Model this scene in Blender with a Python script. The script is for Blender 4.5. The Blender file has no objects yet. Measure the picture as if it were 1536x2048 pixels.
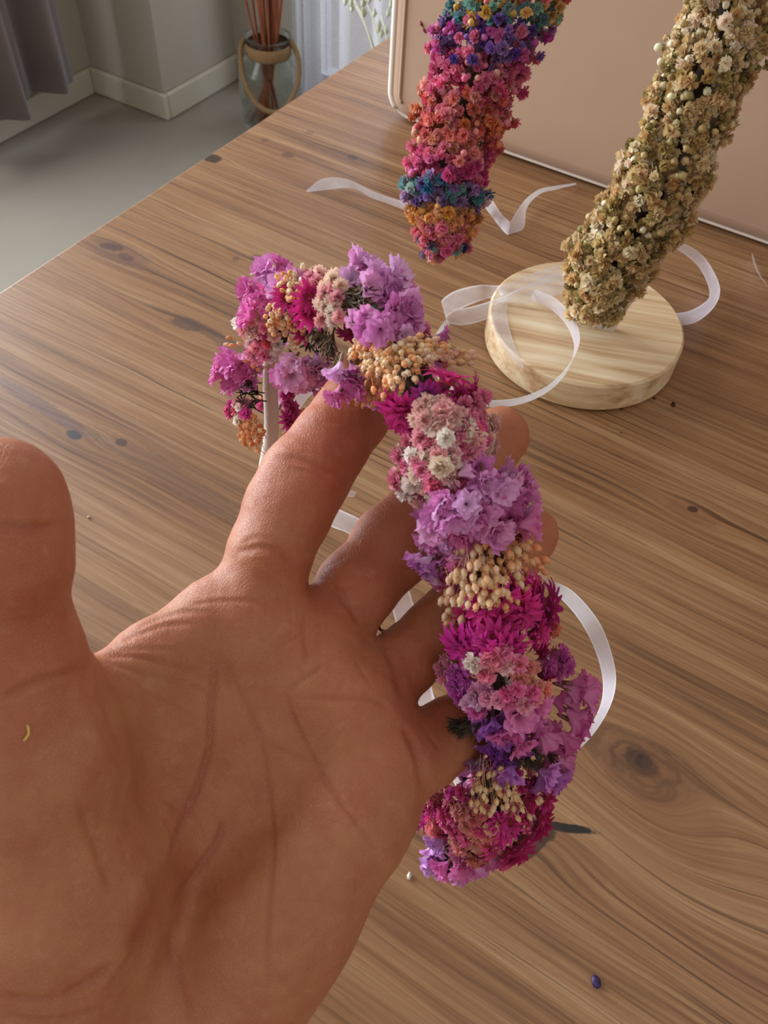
import bpy, math, random
import numpy as np
from mathutils import Matrix, Vector
rng = np.random.default_rng(7); random.seed(7)
SC = bpy.context.scene
COL = SC.collection
# ---------------------------------------------------------------- camera solve
F = 1650.; PT = math.radians(51.8); RL = math.radians(4.5); G = math.radians(-28.); H = .36
U = np.array([math.sin(RL)*math.cos(PT), -math.cos(RL)*math.cos(PT), -math.sin(PT)])
FH = np.array([0, 0, 1.]) - U*U[2]; FH /= np.linalg.norm(FH); RR = np.cross(FH, U)
MC = np.array([math.cos(G)*RR+math.sin(G)*FH, -math.sin(G)*RR+math.cos(G)*FH, U])   # image axes -> world
CAM = np.array([0, 0, H])
def P(x, y, z): return MC @ (np.array([(x-768)/F, (y-1024)/F, 1.])*z) + CAM
def T(x, y, zp=0.):
    d = MC @ np.array([(x-768)/F, (y-1024)/F, 1.]); return d*((zp-H)/d[2]) + CAM
def proj(pts):
    c = (np.asarray(pts)-CAM) @ MC
    return c[..., 0]/c[..., 2]*F+768, c[..., 1]/c[..., 2]*F+1024, c[..., 2]
cd = bpy.data.cameras.new('camera'); cam = bpy.data.objects.new('camera', cd); COL.objects.link(cam)
cd.sensor_fit = 'VERTICAL'; cd.sensor_height = 36; cd.sensor_width = 27; cd.lens = F/2048*36; cd.clip_start = .01
m4 = Matrix.Identity(4)
for i in range(3):
    m4[i][0] = MC[i][0]; m4[i][1] = -MC[i][1]; m4[i][2] = -MC[i][2]; m4[i][3] = CAM[i]
cam.matrix_world = m4; SC.camera = cam
cd.dof.use_dof = True; cd.dof.focus_distance = .25; cd.dof.aperture_fstop = cd.lens*1e-3/.0006
SC.view_settings.view_transform = 'Standard'; SC.view_settings.look = 'None'; SC.view_settings.gamma = 1
SC.view_settings.exposure = .17
SC.cycles.use_denoising = True; SC.cycles.transparent_max_bounces = 14; SC.cycles.max_bounces = 8; SC.cycles.diffuse_bounces = 3
# ---------------------------------------------------------------- helpers
def lin(h, a=True):
    h = h.lstrip('#'); v = [int(h[i:i+2], 16)/255 for i in (0, 2, 4)]
    v = [c/12.92 if c <= .04045 else ((c+.055)/1.055)**2.4 for c in v]
    return tuple(v)+((1.,) if a else ())
def tag(o, label=None, cat=None, group=None, kind=None):
    for k, v in (('label', label), ('category', cat), ('group', group), ('kind', kind)):
        if v: o[k] = v
    return o
def empty(name, loc, label=None, cat=None, group=None):
    o = bpy.data.objects.new(name, None); COL.objects.link(o); o.location = loc; o.empty_display_size = .01
    return tag(o, label, cat, group)
def mesh(name, V, Fc, mat, parent=None, col=None, smooth=True, kind=None, uv=None):
    """V in world coordinates; shifted to the parent's origin."""
    V = np.asarray(V, float)
    off = np.array(parent_loc(parent)) if parent else V.mean(0)
    me = bpy.data.meshes.new(name); me.from_pydata((V-off).tolist(), [], [list(map(int, f)) for f in Fc]); me.update()
    if smooth: me.polygons.foreach_set('use_smooth', [True]*len(me.polygons))
    me.materials.append(mat)
    if col is not None: set_col(me, col)
    if uv is not None:
        l = me.uv_layers.new(name='UV'); idx = np.zeros(len(me.loops), int); me.loops.foreach_get('vertex_index', idx)
        l.data.foreach_set('uv', np.asarray(uv)[idx].ravel())
    o = bpy.data.objects.new(name, me); COL.objects.link(o)
    if parent: o.parent = parent
    else: o.location = off
    if kind: o['kind'] = kind
    return o
def parent_loc(p):
    l = np.array(p.location)
    while p.parent: p = p.parent; l = l+np.array(p.location)
    return l
def set_col(me, col):
    a = me.color_attributes.new('Col', 'FLOAT_COLOR', 'POINT')
    c = np.ones((len(me.vertices), 4)); c[:, :3] = np.asarray(col)[:, :3]; a.data.foreach_set('color', c.ravel())
class MB:
    def __init__(s): s.V = []; s.F = []; s.n = 0; s.C = []
    def add(s, V, Fc, c=None):
        V = np.asarray(V, float); s.V.append(V); s.F += [[i+s.n for i in f] for f in Fc]; s.n += len(V)
        s.C.append(np.tile(c, (len(V), 1)) if c is not None and np.ndim(c) == 1 else (c if c is not None else np.ones((len(V), 3))))
    def box(s, lo, hi, c=None):
        x0, y0, z0 = lo; x1, y1, z1 = hi
        s.add([(x0,y0,z0),(x1,y0,z0),(x1,y1,z0),(x0,y1,z0),(x0,y0,z1),(x1,y0,z1),(x1,y1,z1),(x0,y1,z1)],
              [(0,3,2,1),(4,5,6,7),(0,1,5,4),(1,2,6,5),(2,3,7,6),(3,0,4,7)], c)
    def tube(s, pts, r, n=8, c=None, cap=True):
        pts = np.asarray(pts, float); m = len(pts); r = np.broadcast_to(r, (m,))
        tg = np.gradient(pts, axis=0); tg /= np.linalg.norm(tg, axis=1)[:, None]+1e-12
        a = np.cross(tg[0], [.3, .5, .8]); a /= np.linalg.norm(a); V = []
        for i in range(m):
            a = a-tg[i]*(a@tg[i]); a /= np.linalg.norm(a); b = np.cross(tg[i], a)
            for k in range(n):
                t = 2*math.pi*k/n; V.append(pts[i]+r[i]*(math.cos(t)*a+math.sin(t)*b))
        Fc = [(i*n+k, i*n+(k+1) % n, (i+1)*n+(k+1) % n, (i+1)*n+k) for i in range(m-1) for k in range(n)]
        if cap: Fc += [tuple(range(n))[::-1], tuple(range((m-1)*n, m*n))]
        s.add(V, Fc, c)
    def build(s, name, mat, parent=None, smooth=False, kind=None, col=False, uv=None):
        return mesh(name, np.vstack(s.V), s.F, mat, parent, np.vstack(s.C) if col else None, smooth, kind, uv)
def spline(pts, n):
    """Catmull-Rom resample to n points"""
    p = np.asarray(pts, float); p = np.vstack([2*p[0]-p[1], p, 2*p[-1]-p[-2]]); m = len(p)-3
    out = []
    for t in np.linspace(0, m, n):
        i = min(int(t), m-1); f = t-i; a, b, c, d = p[i:i+4]
        out.append(.5*((2*b)+(c-a)*f+(2*a-5*b+4*c-d)*f*f+(3*b-a-3*c+d)*f**3))
    return np.array(out)
def lathe(prof, n, c=(0, 0, 0)):
    V = []; m = len(prof)
    for r, z in prof:
        for k in range(n):
            t = 2*math.pi*k/n; V.append((c[0]+r*math.cos(t), c[1]+r*math.sin(t), c[2]+z))
    Fc = [(i*n+k, i*n+(k+1) % n, (i+1)*n+(k+1) % n, (i+1)*n+k) for i in range(m-1) for k in range(n)]
    return V, Fc
# ---------------------------------------------------------------- node maths
class NT:
    def __init__(s, name):
        s.m = bpy.data.materials.new(name); s.m.use_nodes = True; s.t = s.m.node_tree; s.t.nodes.clear()
        s.out = s.n('ShaderNodeOutputMaterial')
    def n(s, ty, **k):
        x = s.t.nodes.new(ty)
        for a, b in k.items(): setattr(x, a, b)
        return x
    def put(s, sock, v):
        if isinstance(v, E): s.t.links.new(v.s, sock)
        elif isinstance(v, bpy.types.NodeSocket): s.t.links.new(v, sock)
        elif v is not None: sock.default_value = v
    def op(s, o, *a):
        x = s.n('ShaderNodeMath', operation=o)
        for i, v in enumerate(a): s.put(x.inputs[i], v)
        return E(s, x.outputs[0])
    def noise(s, vec, scale=1, detail=3, rough=.5, dist=0, out=0):
        x = s.n('ShaderNodeTexNoise'); s.put(x.inputs['Vector'], vec); s.put(x.inputs['Scale'], scale)
        x.inputs['Detail'].default_value = detail; x.inputs['Roughness'].default_value = rough; x.inputs['Distortion'].default_value = dist
        return E(s, x.outputs[out])
    def xyz(s, x, y, z=0.):
        c = s.n('ShaderNodeCombineXYZ'); s.put(c.inputs[0], x); s.put(c.inputs[1], y); s.put(c.inputs[2], z); return E(s, c.outputs[0])
    def sep(s, v):
        c = s.n('ShaderNodeSeparateXYZ'); s.put(c.inputs[0], v); return [E(s, o) for o in c.outputs]
    def coord(s, o='Object'): return E(s, s.n('ShaderNodeTexCoord').outputs[o])
    def ramp(s, v, stops, out=0):
        x = s.n('ShaderNodeValToRGB'); s.put(x.inputs[0], v); r = x.color_ramp
        while len(r.elements) < len(stops): r.elements.new(.5)
        for e, (p, c) in zip(r.elements, stops):
            e.position = p; e.color = c if len(c) == 4 else (*c, 1)
        return E(s, x.outputs[out])
    def mix(s, f, a, b, mode='MIX'):
        x = s.n('ShaderNodeMix', data_type='RGBA', blend_type=mode); s.put(x.inputs[0], f); s.put(x.inputs[6], a); s.put(x.inputs[7], b)
        return E(s, x.outputs[2])
    def step(s, v, a, b):
        x = s.n('ShaderNodeMapRange', interpolation_type='SMOOTHSTEP'); s.put(x.inputs[0], v)
        x.inputs[1].default_value = a; x.inputs[2].default_value = b; return E(s, x.outputs[0])
    def bump(s, h, strength=.3, dist=.001):
        x = s.n('ShaderNodeBump'); s.put(x.inputs['Height'], h); x.inputs['Strength'].default_value = strength; x.inputs['Distance'].default_value = dist
        return E(s, x.outputs[0])
    def attr(s, name):
        x = s.n('ShaderNodeAttribute'); x.attribute_name = name; return E(s, x.outputs['Color'])
    def pbsdf(s, color, rough=.5, normal=None, **k):
        x = s.n('ShaderNodeBsdfPrincipled'); s.put(x.inputs['Base Color'], color); s.put(x.inputs['Roughness'], rough)
        if normal is not None: s.put(x.inputs['Normal'], normal)
        for a, b in k.items(): s.put(x.inputs[a.replace('_', ' ')], b)
        return x.outputs[0]
    def mixs(s, f, a, b):
        x = s.n('ShaderNodeMixShader'); s.put(x.inputs[0], f); s.t.links.new(a, x.inputs[1]); s.t.links.new(b, x.inputs[2]); return x.outputs[0]
    def fin(s, sh): s.t.links.new(sh, s.out.inputs[0]); return s.m
class E:
    def __init__(s, t, k): s.t = t; s.s = k
    def __add__(a, b): return a.t.op('ADD', a, b)
    def __sub__(a, b): return a.t.op('SUBTRACT', a, b)
    def __mul__(a, b): return a.t.op('MULTIPLY', a, b)
    def __truediv__(a, b): return a.t.op('DIVIDE', a, b)
    def __rsub__(a, b): return a.t.op('SUBTRACT', b, a)
    __radd__ = __add__; __rmul__ = __mul__
def simple(name, color, rough=.6, bump=None, var=.12, vs=30, **k):
    t = NT(name); c = t.coord(); nz = t.noise(c, vs, 4)
    col = t.mix(nz, tuple(v*(1-var) for v in color[:3])+(1,), tuple(min(1, v*(1+var)) for v in color[:3])+(1,))
    nrm = t.bump(t.noise(c, bump[0], 4), bump[1], bump[2]) if bump else None
    return t.fin(t.pbsdf(col, rough, nrm, **k))
# ---------------------------------------------------------------- table wood
def wood_table():
    t = NT('oak_laminate'); c = t.coord(); x, y, z = t.sep(c)
    def ell(px, py, a, b, ang=0.):
        k = T(px, py); ca, sa = math.cos(ang), math.sin(ang)
        dx = x-float(k[0]); dy = y-float(k[1])
        u = (dx*ca+dy*sa)*(1/a); v = (dy*ca-dx*sa)*(1/b)
        return t.op('SQRT', u*u+v*v), dy
    yw = y+(t.noise(t.xyz(x*1.4, y*4.), 1, 1)-.5)*.030+(t.noise(t.xyz(x*9, y*26.), 1, 2)-.5)*.005
    # grain runs round the knots
    big, bdy = ell(1285, 1530, .030, .016)
    for (px, py, a, b, s) in ((1285, 1530, .045, .022, 1.), (1386, 1018, .022, .009, .9), (223, 494, .03, .012, .8), (375, 650, .05, .014, .7),
                              (148, 870, .03, .01, .8), (243, 885, .02, .008, .8), (425, 317, .02, .01, .8), (575, 310, .02, .008, .6), (705, 315, .02, .008, .6)):
        d, dy = ell(px, py, a, b)
        g = t.op('EXPONENT', d*d*-1.)
        yw = yw-dy*g*s
    d, dy = ell(1330, 1700, .05, .022, -.35); yw = yw+t.op('EXPONENT', d*d*-1.)*.012
    d, dy = ell(1090, 1690, .022, .012, .2); yw = yw-t.op('EXPONENT', d*d*-1.)*.007
    broad = t.noise(t.xyz(x*1.3, yw*11., 3.), 1, 3, .55)
    med = t.noise(t.xyz(x*2.2, yw*75., 1.), 1, 3, .55)
    fine = t.noise(t.xyz(x*7, yw*360., 2.), 1, 5, .7)
    pore = t.noise(t.xyz(x*22, yw*1100., 5.), 1, 2, .5)
    blot = t.noise(t.xyz(x*7, y*12., 8.), 1, 3)
    v = broad*.22+med*.32+fine*.46
    col = t.ramp(v, [(.36, lin('#5f3d22')), (.44, lin('#7e5736')), (.51, lin('#946b46')), (.61, lin('#a9845e'))])
    col = t.mix(t.step(blot, .5, .75)*.45, col, lin('#8f6040'))
    linem = t.step(t.noise(t.xyz(x*4.5, yw*340., 9.), 1, 4, .65), .55, .66)
    patch = t.step(t.noise(t.xyz(x*2.5, y*7., 12.), 1, 2), .38, .62)
    col = t.mix(linem*(patch*.6+.25), col, lin('#4c3019'))
    col = t.mix(t.step(pore, .58, .72)*.36, col, lin('#4c3019'))
    jit = (t.noise(t.xyz(x*260, y*260.), 1, 3)-.5)*.7
    # big knot with rings
    rings = t.op('SINE', (big+jit*.25+(t.noise(t.xyz(x*60, y*60.), 1, 2)-.5)*.9)*16.)
    inr = 1.-t.step(big+(t.noise(t.xyz(x*40, y*40., 4.), 1, 2)-.5)*.9, .55, 1.05)
    col = t.mix(inr*.55, col, lin('#7a5235')); col = t.mix(inr*t.step(rings, .0, .9)*.55, col, lin('#4c3120'))
    kn, _ = ell(1283, 1526, .0100, .0066, -.2); col = t.mix((1.-t.step(kn+jit, .6, 1.1))*.95, col, lin('#3a2618'))
    kn, _ = ell(1287, 1524, .0045, .004, .5); col = t.mix((1.-t.step(kn+jit, .7, 1.1)), col, lin('#0c0705'))
    for (px, py, a, b, an, st, cc) in ((1386, 1018, .0032, .0026, .5, 1, '#1c110b'), (1386, 1025, .016, .008, 0, .35, '#6d452c'), (223, 494, .010, .0045, .3, .85, '#33222a'), (235, 505, .03, .011, 0, .5, '#6a4a3c'), (252, 514, .007, .004, 0, .5, '#3a2628'),
                                   (425, 317, .0085, .0065, .2, .9, '#2e1c17'), (372, 650, .013, .0045, .1, .7, '#4a3230'), (430, 672, .035, .005, -.1, .55, '#5c4035'), (148, 870, .0055, .0035, 0, .9, '#2b2a33'), (243, 885, .004, .003, 0, .9, '#3a2422'),
                                   (80, 810, .045, .005, -.05, .55, '#5a4248'), (340, 950, .06, .008, -.05, .4, '#5e4030'), (230, 1205, .03, .003, 0, .2, '#5e4030'),
                                   (575, 310, .006, .004, 0, .75, '#3a281f'), (565, 305, .03, .008, 0, .4, '#7a4e30'), (705, 315, .005, .004, 0, .75, '#3a281f'), (670, 312, .03, .006, 0, .35, '#7a4e30'), (515, 517, .006, .005, 0, .5, '#4a3020'), (471, 518, .003, .003, 0, .5, '#4a3020'), (620, 265, .004, .004, 0, .4, '#4a3020'), (530, 280, .004, .004, 0, .4, '#4a3020'), (1050, 690, .003, .003, 0, .5, '#4a3020'),
                                   (1350, 1620, .03, .017, -.5, .3, '#7c4f30'), (1130, 1655, .0150, .0021, .42, 1, '#1a1410'), (1087, 1668, .006, .004, .9, .9, '#241b14'), (1073, 1695, .0022, .009, -.35, .9, '#1f1712'), (1100, 1700, .028, .010, 0, .25, '#6b4428')):
        d, _ = ell(px, py, a, b, an); col = t.mix((1.-t.step(d+jit, .75, 1.1))*float(st), col, lin(cc))
    hgt = fine*.5+linem*-.5+pore*-.35
    return t.fin(t.pbsdf(col, t.noise(t.xyz(x*3, y*60.), 1, 2)*.12+.36, t.bump(hgt, .35, .0006), Specular_IOR_Level=.65))
M_table = wood_table()
def wood_light():
    t = NT('pale_pine'); c = t.coord(); x, y, z = t.sep(c)
    a = .35; u = x*math.cos(a)+y*math.sin(a); v = y*math.cos(a)-x*math.sin(a)
    v = v+(t.noise(t.xyz(u*8, v*12.), 1, 2)-.5)*.012
    s = t.noise(t.xyz(u*6, v*95., z*95), 1, 3, .6); f = t.noise(t.xyz(u*20, v*500., z*400), 1, 2)
    col = t.ramp(s*.8+f*.2, [(.34, lin('#b08a60')), (.46, lin('#d3b48c')), (.56, lin('#e2cba6')), (.7, lin('#eddcbd'))])
    return t.fin(t.pbsdf(col, .5, t.bump(f, .15, .0004)))
M_pine = wood_light()
# ---------------------------------------------------------------- setting
M_floor = simple('grey_floor', lin('#8a8276'), .22, None, .06, 4, Specular_IOR_Level=.6)
M_wall = simple('painted_plaster', lin('#aaa294'), .85, (120, .2, .002), .03, 3)
M_base = simple('painted_baseboard', lin('#bdb5a3'), .5, None, .03, 3)
FZ = -.74
def struct(name, lo, hi, mat):
    b = MB(); b.box(lo, hi); return tag(b.build(name, mat), kind='structure')
struct('floor', (-1.95, -1.6, FZ-.05), (2.2, 1.95, FZ), M_floor)
XL = -1.83; YB = 1.575; XP = -1.575; YW = 1.87
def wall_hole(name, x0, x1, y0, y1, a0, a1, z0, z1, axis):
    """slab with a window opening; axis: long direction"""
    b = MB(); top = 1.7
    def bx(l0, l1, q0, q1):
        if axis == 'y': b.box((x0, l0, q0), (x1, l1, q1))
        else: b.box((l0, y0, q0), (l1, y1, q1))
    L0, L1 = (y0, y1) if axis == 'y' else (x0, x1)
    bx(L0, a0, FZ, top); bx(a1, L1, FZ, top); bx(a0, a1, z1, top)
    if z0 > FZ: bx(a0, a1, FZ, z0)
    return tag(b.build(name, M_wall), kind='structure')
wall_hole('wall_left', XL-.12, XL, -1.6, YB, -.9, 1.12, -.45, 1.4, 'y')
struct('wall_pillar', (XL-.12, YB, FZ), (XP, YW+.12, 1.7), M_wall)
wall_hole('wall_back', XP, 2.2, YW, YW+.12, -1.36, .6, FZ+.02, 1.4, 'x')
bh = .066; bt = .014
def baseb(name, lo, hi):
    b = MB(); b.box(lo, hi); o = tag(b.build(name, M_base), kind='structure')
    bv = o.modifiers.new('bevel', 'BEVEL'); bv.width = .005; bv.segments = 2
baseb('baseboard_left', (XL, -1.6, FZ), (XL+bt, YB-bt, FZ+bh))
baseb('baseboard_pillar', (XL, YB-bt, FZ), (XP+bt, YB, FZ+bh))
baseb('baseboard_pillar_side', (XP, YB, FZ), (XP+bt, YW, FZ+bh))
baseb('baseboard_back', (XP+bt, YW-bt, FZ), (-1.38, YW, FZ+bh))
M_frame = simple('white_window_frame', lin('#c9cbd0'), .4)
tg = NT('window_glass'); M_glass_w = tg.fin(tg.mixs(.08, tg.n('ShaderNodeBsdfTransparent').outputs[0], tg.n('ShaderNodeBsdfGlossy').outputs[0]))
def window(name, axis, pos, a0, a1, z0, z1, bars):
    r = empty(name, (pos, (a0+a1)/2, z0) if axis == 'y' else ((a0+a1)/2, pos, z0)); r['kind'] = 'structure'
    b = MB(); w = .05; d = .05
    def bx(m, l0, l1, q0, q1, dd):
        if axis == 'y': m.box((pos-dd/2, l0, q0), (pos+dd/2, l1, q1))
        else: m.box((l0, pos-dd/2, q0), (l1, pos+dd/2, q1))
    bx(b, a0, a0+w, z0, z1, d); bx(b, a1-w, a1, z0, z1, d); bx(b, a0+w, a1-w, z0, z0+w, d); bx(b, a0+w, a1-w, z1-w, z1, d)
    for s in bars: bx(b, s-w/2, s+w/2, z0+w, z1-w, d)
    b.build('window_frame', M_frame, r)
    g = MB(); bx(g, a0+w, a1-w, z0+w, z1-w, .004); g.build('glass', M_glass_w, r)
window('window_1', 'y', XL-.06, -.9, 1.12, -.45, 1.4, [.11])
window('window_2', 'x', YW+.06, -1.36, .6, FZ+.02, 1.4, [-.38])
# sheer curtain in front of the back window, hung in folds
def curtain(name, a0, a1, z0, z1, amp, nf, mat, axis, pos, label, hemtilt=0.):
    n = 240; m = 14; V = []
    for j in range(m+1):
        z = z1+(z0-z1)*j/m
        for i in range(n+1):
            u = i/n; l = a0+(a1-a0)*u
            d = amp*(math.sin(u*nf*2*math.pi)+.35*math.sin(u*nf*4.7*math.pi+1+j*.05))*(.65+.35*j/m)
            zz = z+hemtilt*u*(j/m)
            V.append((pos+d, l, zz) if axis == 'y' else (l, pos+d, zz))
    Fc = [(j*(n+1)+i, j*(n+1)+i+1, (j+1)*(n+1)+i+1, (j+1)*(n+1)+i) for j in range(m) for i in range(n)]
    o = mesh(name, V, Fc, mat); tag(o, label, 'curtain')
    s = o.modifiers.new('thick', 'SOLIDIFY'); s.thickness = .0015
    return o
ts = NT('sheer_voile'); wv = ts.noise(ts.coord(), 900, 1)
sh = ts.mixs(.5, ts.pbsdf(lin('#aaa8b4'), .9), ts.n('ShaderNodeBsdfTranslucent').outputs[0])
M_sheer = ts.fin(ts.mixs(ts.step(wv, .3, .7)*.25+.25, ts.n('ShaderNodeBsdfTransparent').outputs[0], sh))
curtain('sheer_curtain', -1.33, -.2, FZ+.02, 1.4, .03, 11, M_sheer, 'x', YW-.07, 'sheer pale voile curtain hanging behind the glass jar of dried stems')
M_drape = simple('taupe_drape', lin('#6d5f5c'), .75, (700, .3, .001), .1, 12, Sheen_Weight=.3)
curtain('drape', 1.05, 1.43, FZ+.085, 1.4, .035, 2.6, M_drape, 'y', XL+.10, 'heavy taupe grey drape with a hem just above the floor', .03)
# ---------------------------------------------------------------- table
tbl = empty('table', (.3, .2, FZ), 'light oak laminate table with knots and fine dark grain', 'table')
b = MB(); b.box((-.449, -.75, -.032), (1.05, 1.15, 0)); tt = b.build('tabletop', M_table, tbl)
me = tt.data
for v in me.vertices: v.co += Vector(parent_loc(tbl))
tt.location = -Vector(parent_loc(tbl))     # keeps Object coordinates = place on the board
bv = tt.modifiers.new('bevel', 'BEVEL'); bv.width = .0015; bv.segments = 2
M_leg = simple('white_leg', lin('#c8c4bc'), .4)
for lx in (-.38, .98):
    for ly in (-.68, 1.08):
        b = MB(); b.box((lx-.03, ly-.03, FZ), (lx+.03, ly+.03, -.032)); b.build('leg', M_leg, tbl)
# ---------------------------------------------------------------- upholstered display panel
def rrect(x0, x1, z0, z1, r, n=10):
    o = []
    for cx, cz, a in ((x1-r, z0+r, -90), (x1-r, z1-r, 0), (x0+r, z1-r, 90), (x0+r, z0+r, 180)):
        for k in range(n+1):
            t = math.radians(a+90*k/n); o.append((cx+r*math.cos(t), cz+r*math.sin(t)))
    return o
tp = NT('beige_velvet'); c = tp.coord()
colr = tp.mix(tp.noise(c, 9, 3), lin('#a6856d'), lin('#b29279'))
M_velvet = tp.fin(tp.pbsdf(colr, .8, tp.bump(tp.noise(c, 1500, 2), .2, .0004), Sheen_Weight=.35, Sheen_Roughness=.4))
M_piping = simple('cream_piping', lin('#e3d5c6'), .6, (1500, .2, .0004), .04)
pn = empty('display_panel', (.1, .68, 0), 'beige velvet upholstered panel with cream piping standing behind the flower crowns', 'display panel')
def ring_loft(loops, cap=True):
    n = len(loops[0]); V = [p for l in loops for p in l]
    Fc = [(i*n+k, i*n+(k+1) % n, (i+1)*n+(k+1) % n, (i+1)*n+k) for i in range(len(loops)-1) for k in range(n)]
    if cap: Fc += [tuple(range(n))[::-1], tuple(range((len(loops)-1)*n, len(loops)*n))]
    return V, Fc
PX0, PX1, PZ1 = -.366, .62, .5
def lp(ins, y): return [(x, y, z) for x, z in rrect(PX0+ins, PX1-ins, .001+ins, PZ1-ins, max(.022-ins, .006))]
V, Fc = ring_loft([lp(.012, .632), lp(.006, .6335), lp(.001, .639), lp(0, .65), lp(0, .71), lp(.004, .722), lp(.014, .726)])
mesh('cushion', V, Fc, M_velvet, pn)
for nm, ins, yy, rr in (('piping', .0025, .6365, .0033), ('piping', .0135, .6325, .0018)):
    b = MB(); L = lp(ins, yy); L = [np.array(q) for q in L]; b.tube(L[6:39], rr, 8); b.tube(L[38:]+L[:7], rr*.4, 8); b.build(nm, M_piping if rr > .002 else M_velvet, pn, True)
# ---------------------------------------------------------------- glass jar of dried stems
jc = T(545, 262, FZ); jx, jy = jc[0]-.010, jc[1]+.016
def glass(name, tint, rough=.02):
    t = NT(name); g = t.pbsdf(tint, rough, None, Transmission_Weight=1., IOR=1.3)
    return t.fin(t.mixs(.45, g, t.n('ShaderNodeBsdfTransparent').outputs[0]))
M_jar = glass('jar_glass', lin('#cfd8d4'))
jar = empty('glass_jar', (jx, jy, FZ), 'tall clear glass jar with rope handle standing on the floor', 'jar')
pr = [(0, .004), (.068, .004), (.076, .016), (.079, .08), (.079, .17), (.073, .205), (.056, .232), (.051, .25), (.053, .285), (.058, .29), (.055, .292), (.049, .283), (.047, .25), (.052, .23), (.069, .2), (.075, .17), (.075, .08), (.072, .02), (.065, .01), (0, .01)]
pr = [(r, z*.78) for r, z in pr]; V, Fc = lathe(pr, 40, (jx, jy, FZ)); mesh('jar_body', V, Fc, M_jar, jar)
M_rope = simple('jute_rope', lin('#7a5f3c'), .9, (900, .6, .002), .3, 200)
M_burlap = simple('jute_band', lin('#80623f'), .9, (600, .6, .002), .25, 150)
V, Fc = lathe([(.053, .182), (.056, .186), (.057, .207), (.054, .212)], 36, (jx, jy, FZ)); mesh('jute_band', V, Fc, M_burlap, jar)
a0 = np.array([MC[0][0], MC[1][0], 0]); a0 /= np.linalg.norm(a0)   # handle spans across the view
fr = np.array([a0[1], -a0[0], 0.])
hp = [(-.056, .218, 0), (-.066, .20, .02), (-.058, .15, .06), (-.030, .105, .088), (.012, .085, .092), (.048, .10, .085), (.074, .145, .05), (.074, .19, .025), (.056, .218, 0)]
b = MB(); b.tube(spline([np.array([jx, jy, FZ])+a0*u+fr*w+np.array([0, 0, h]) for u, h, w in hp], 40), .0065, 8); b.build('rope_handle', M_rope, jar, True)
M_stem = simple('dried_stem', lin('#8a4a2a'), .8, None, .5, 25)
r_ = random.Random(4)
for i in range(26):
    an = r_.uniform(0, 6.28); ra = r_.uniform(.006, .036); sp = r_.uniform(.4, 1.7)
    p0 = np.array([jx+ra*1.4*math.cos(an+2.6)-.02, jy+ra*1.4*math.sin(an+2.6), FZ+.016]); p1 = np.array([jx+ra*math.cos(an), jy+ra*math.sin(an), FZ+.225]); p2 = np.array([jx+ra*sp*2.2*math.cos(an), jy+ra*sp*2.2*math.sin(an), FZ+r_.uniform(.55, .8)])
    b = MB(); b.tube(spline([p0, p1, p2], 10), [r_.uniform(.0022, .0045)]*10, 6)
    if i % 2 == 0:
        for k in range(7):
            q = p1+(p2-p1)*(.25+.1*k); d = np.array([r_.uniform(-1, 1), r_.uniform(-1, 1), 1.2]); b.tube([q, q+d*.018, q+d*.03], [.002, .004, .001], 5)
    o = b.build('dried_reed', M_stem, None, True)
    tag(o, 'reddish brown dried reed standing in the glass jar', 'dried reed', 'dried reeds in the glass jar')
# faint dried sprigs in front of the back window
M_sprig = simple('pale_sprig', lin('#b4b49c'), .8)
for (px, py, zz) in ((735, 20, 1.3), (775, 55, 1.3)):
    b = MB(); root = P(px+60, py+260, zz)
    for k in range(5):
        tip = P(px+r_.uniform(-38, 30), py+r_.uniform(-30, 30), zz+r_.uniform(-.03, .03)); q = root*.35+tip*.65+np.array([0, 0, .02])
        b.tube(spline([root, q, tip], 8), .0012, 4)
        for j in range(4):
            c0 = tip+np.array([r_.uniform(-1, 1), r_.uniform(-1, 1), r_.uniform(-1, 1)])*.012; b.tube([c0, c0+[0, .004, .006], c0+[0, .002, .014]], [.001, .0045, .001], 5)
    o = b.build('dried_sprig', M_sprig, None, True)
    tag(o, 'pale green dried sprig rising behind the panel, %s' % ('nearer the glass jar' if px < 760 else 'closest to the cream piping'), 'dried flowers')
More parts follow.
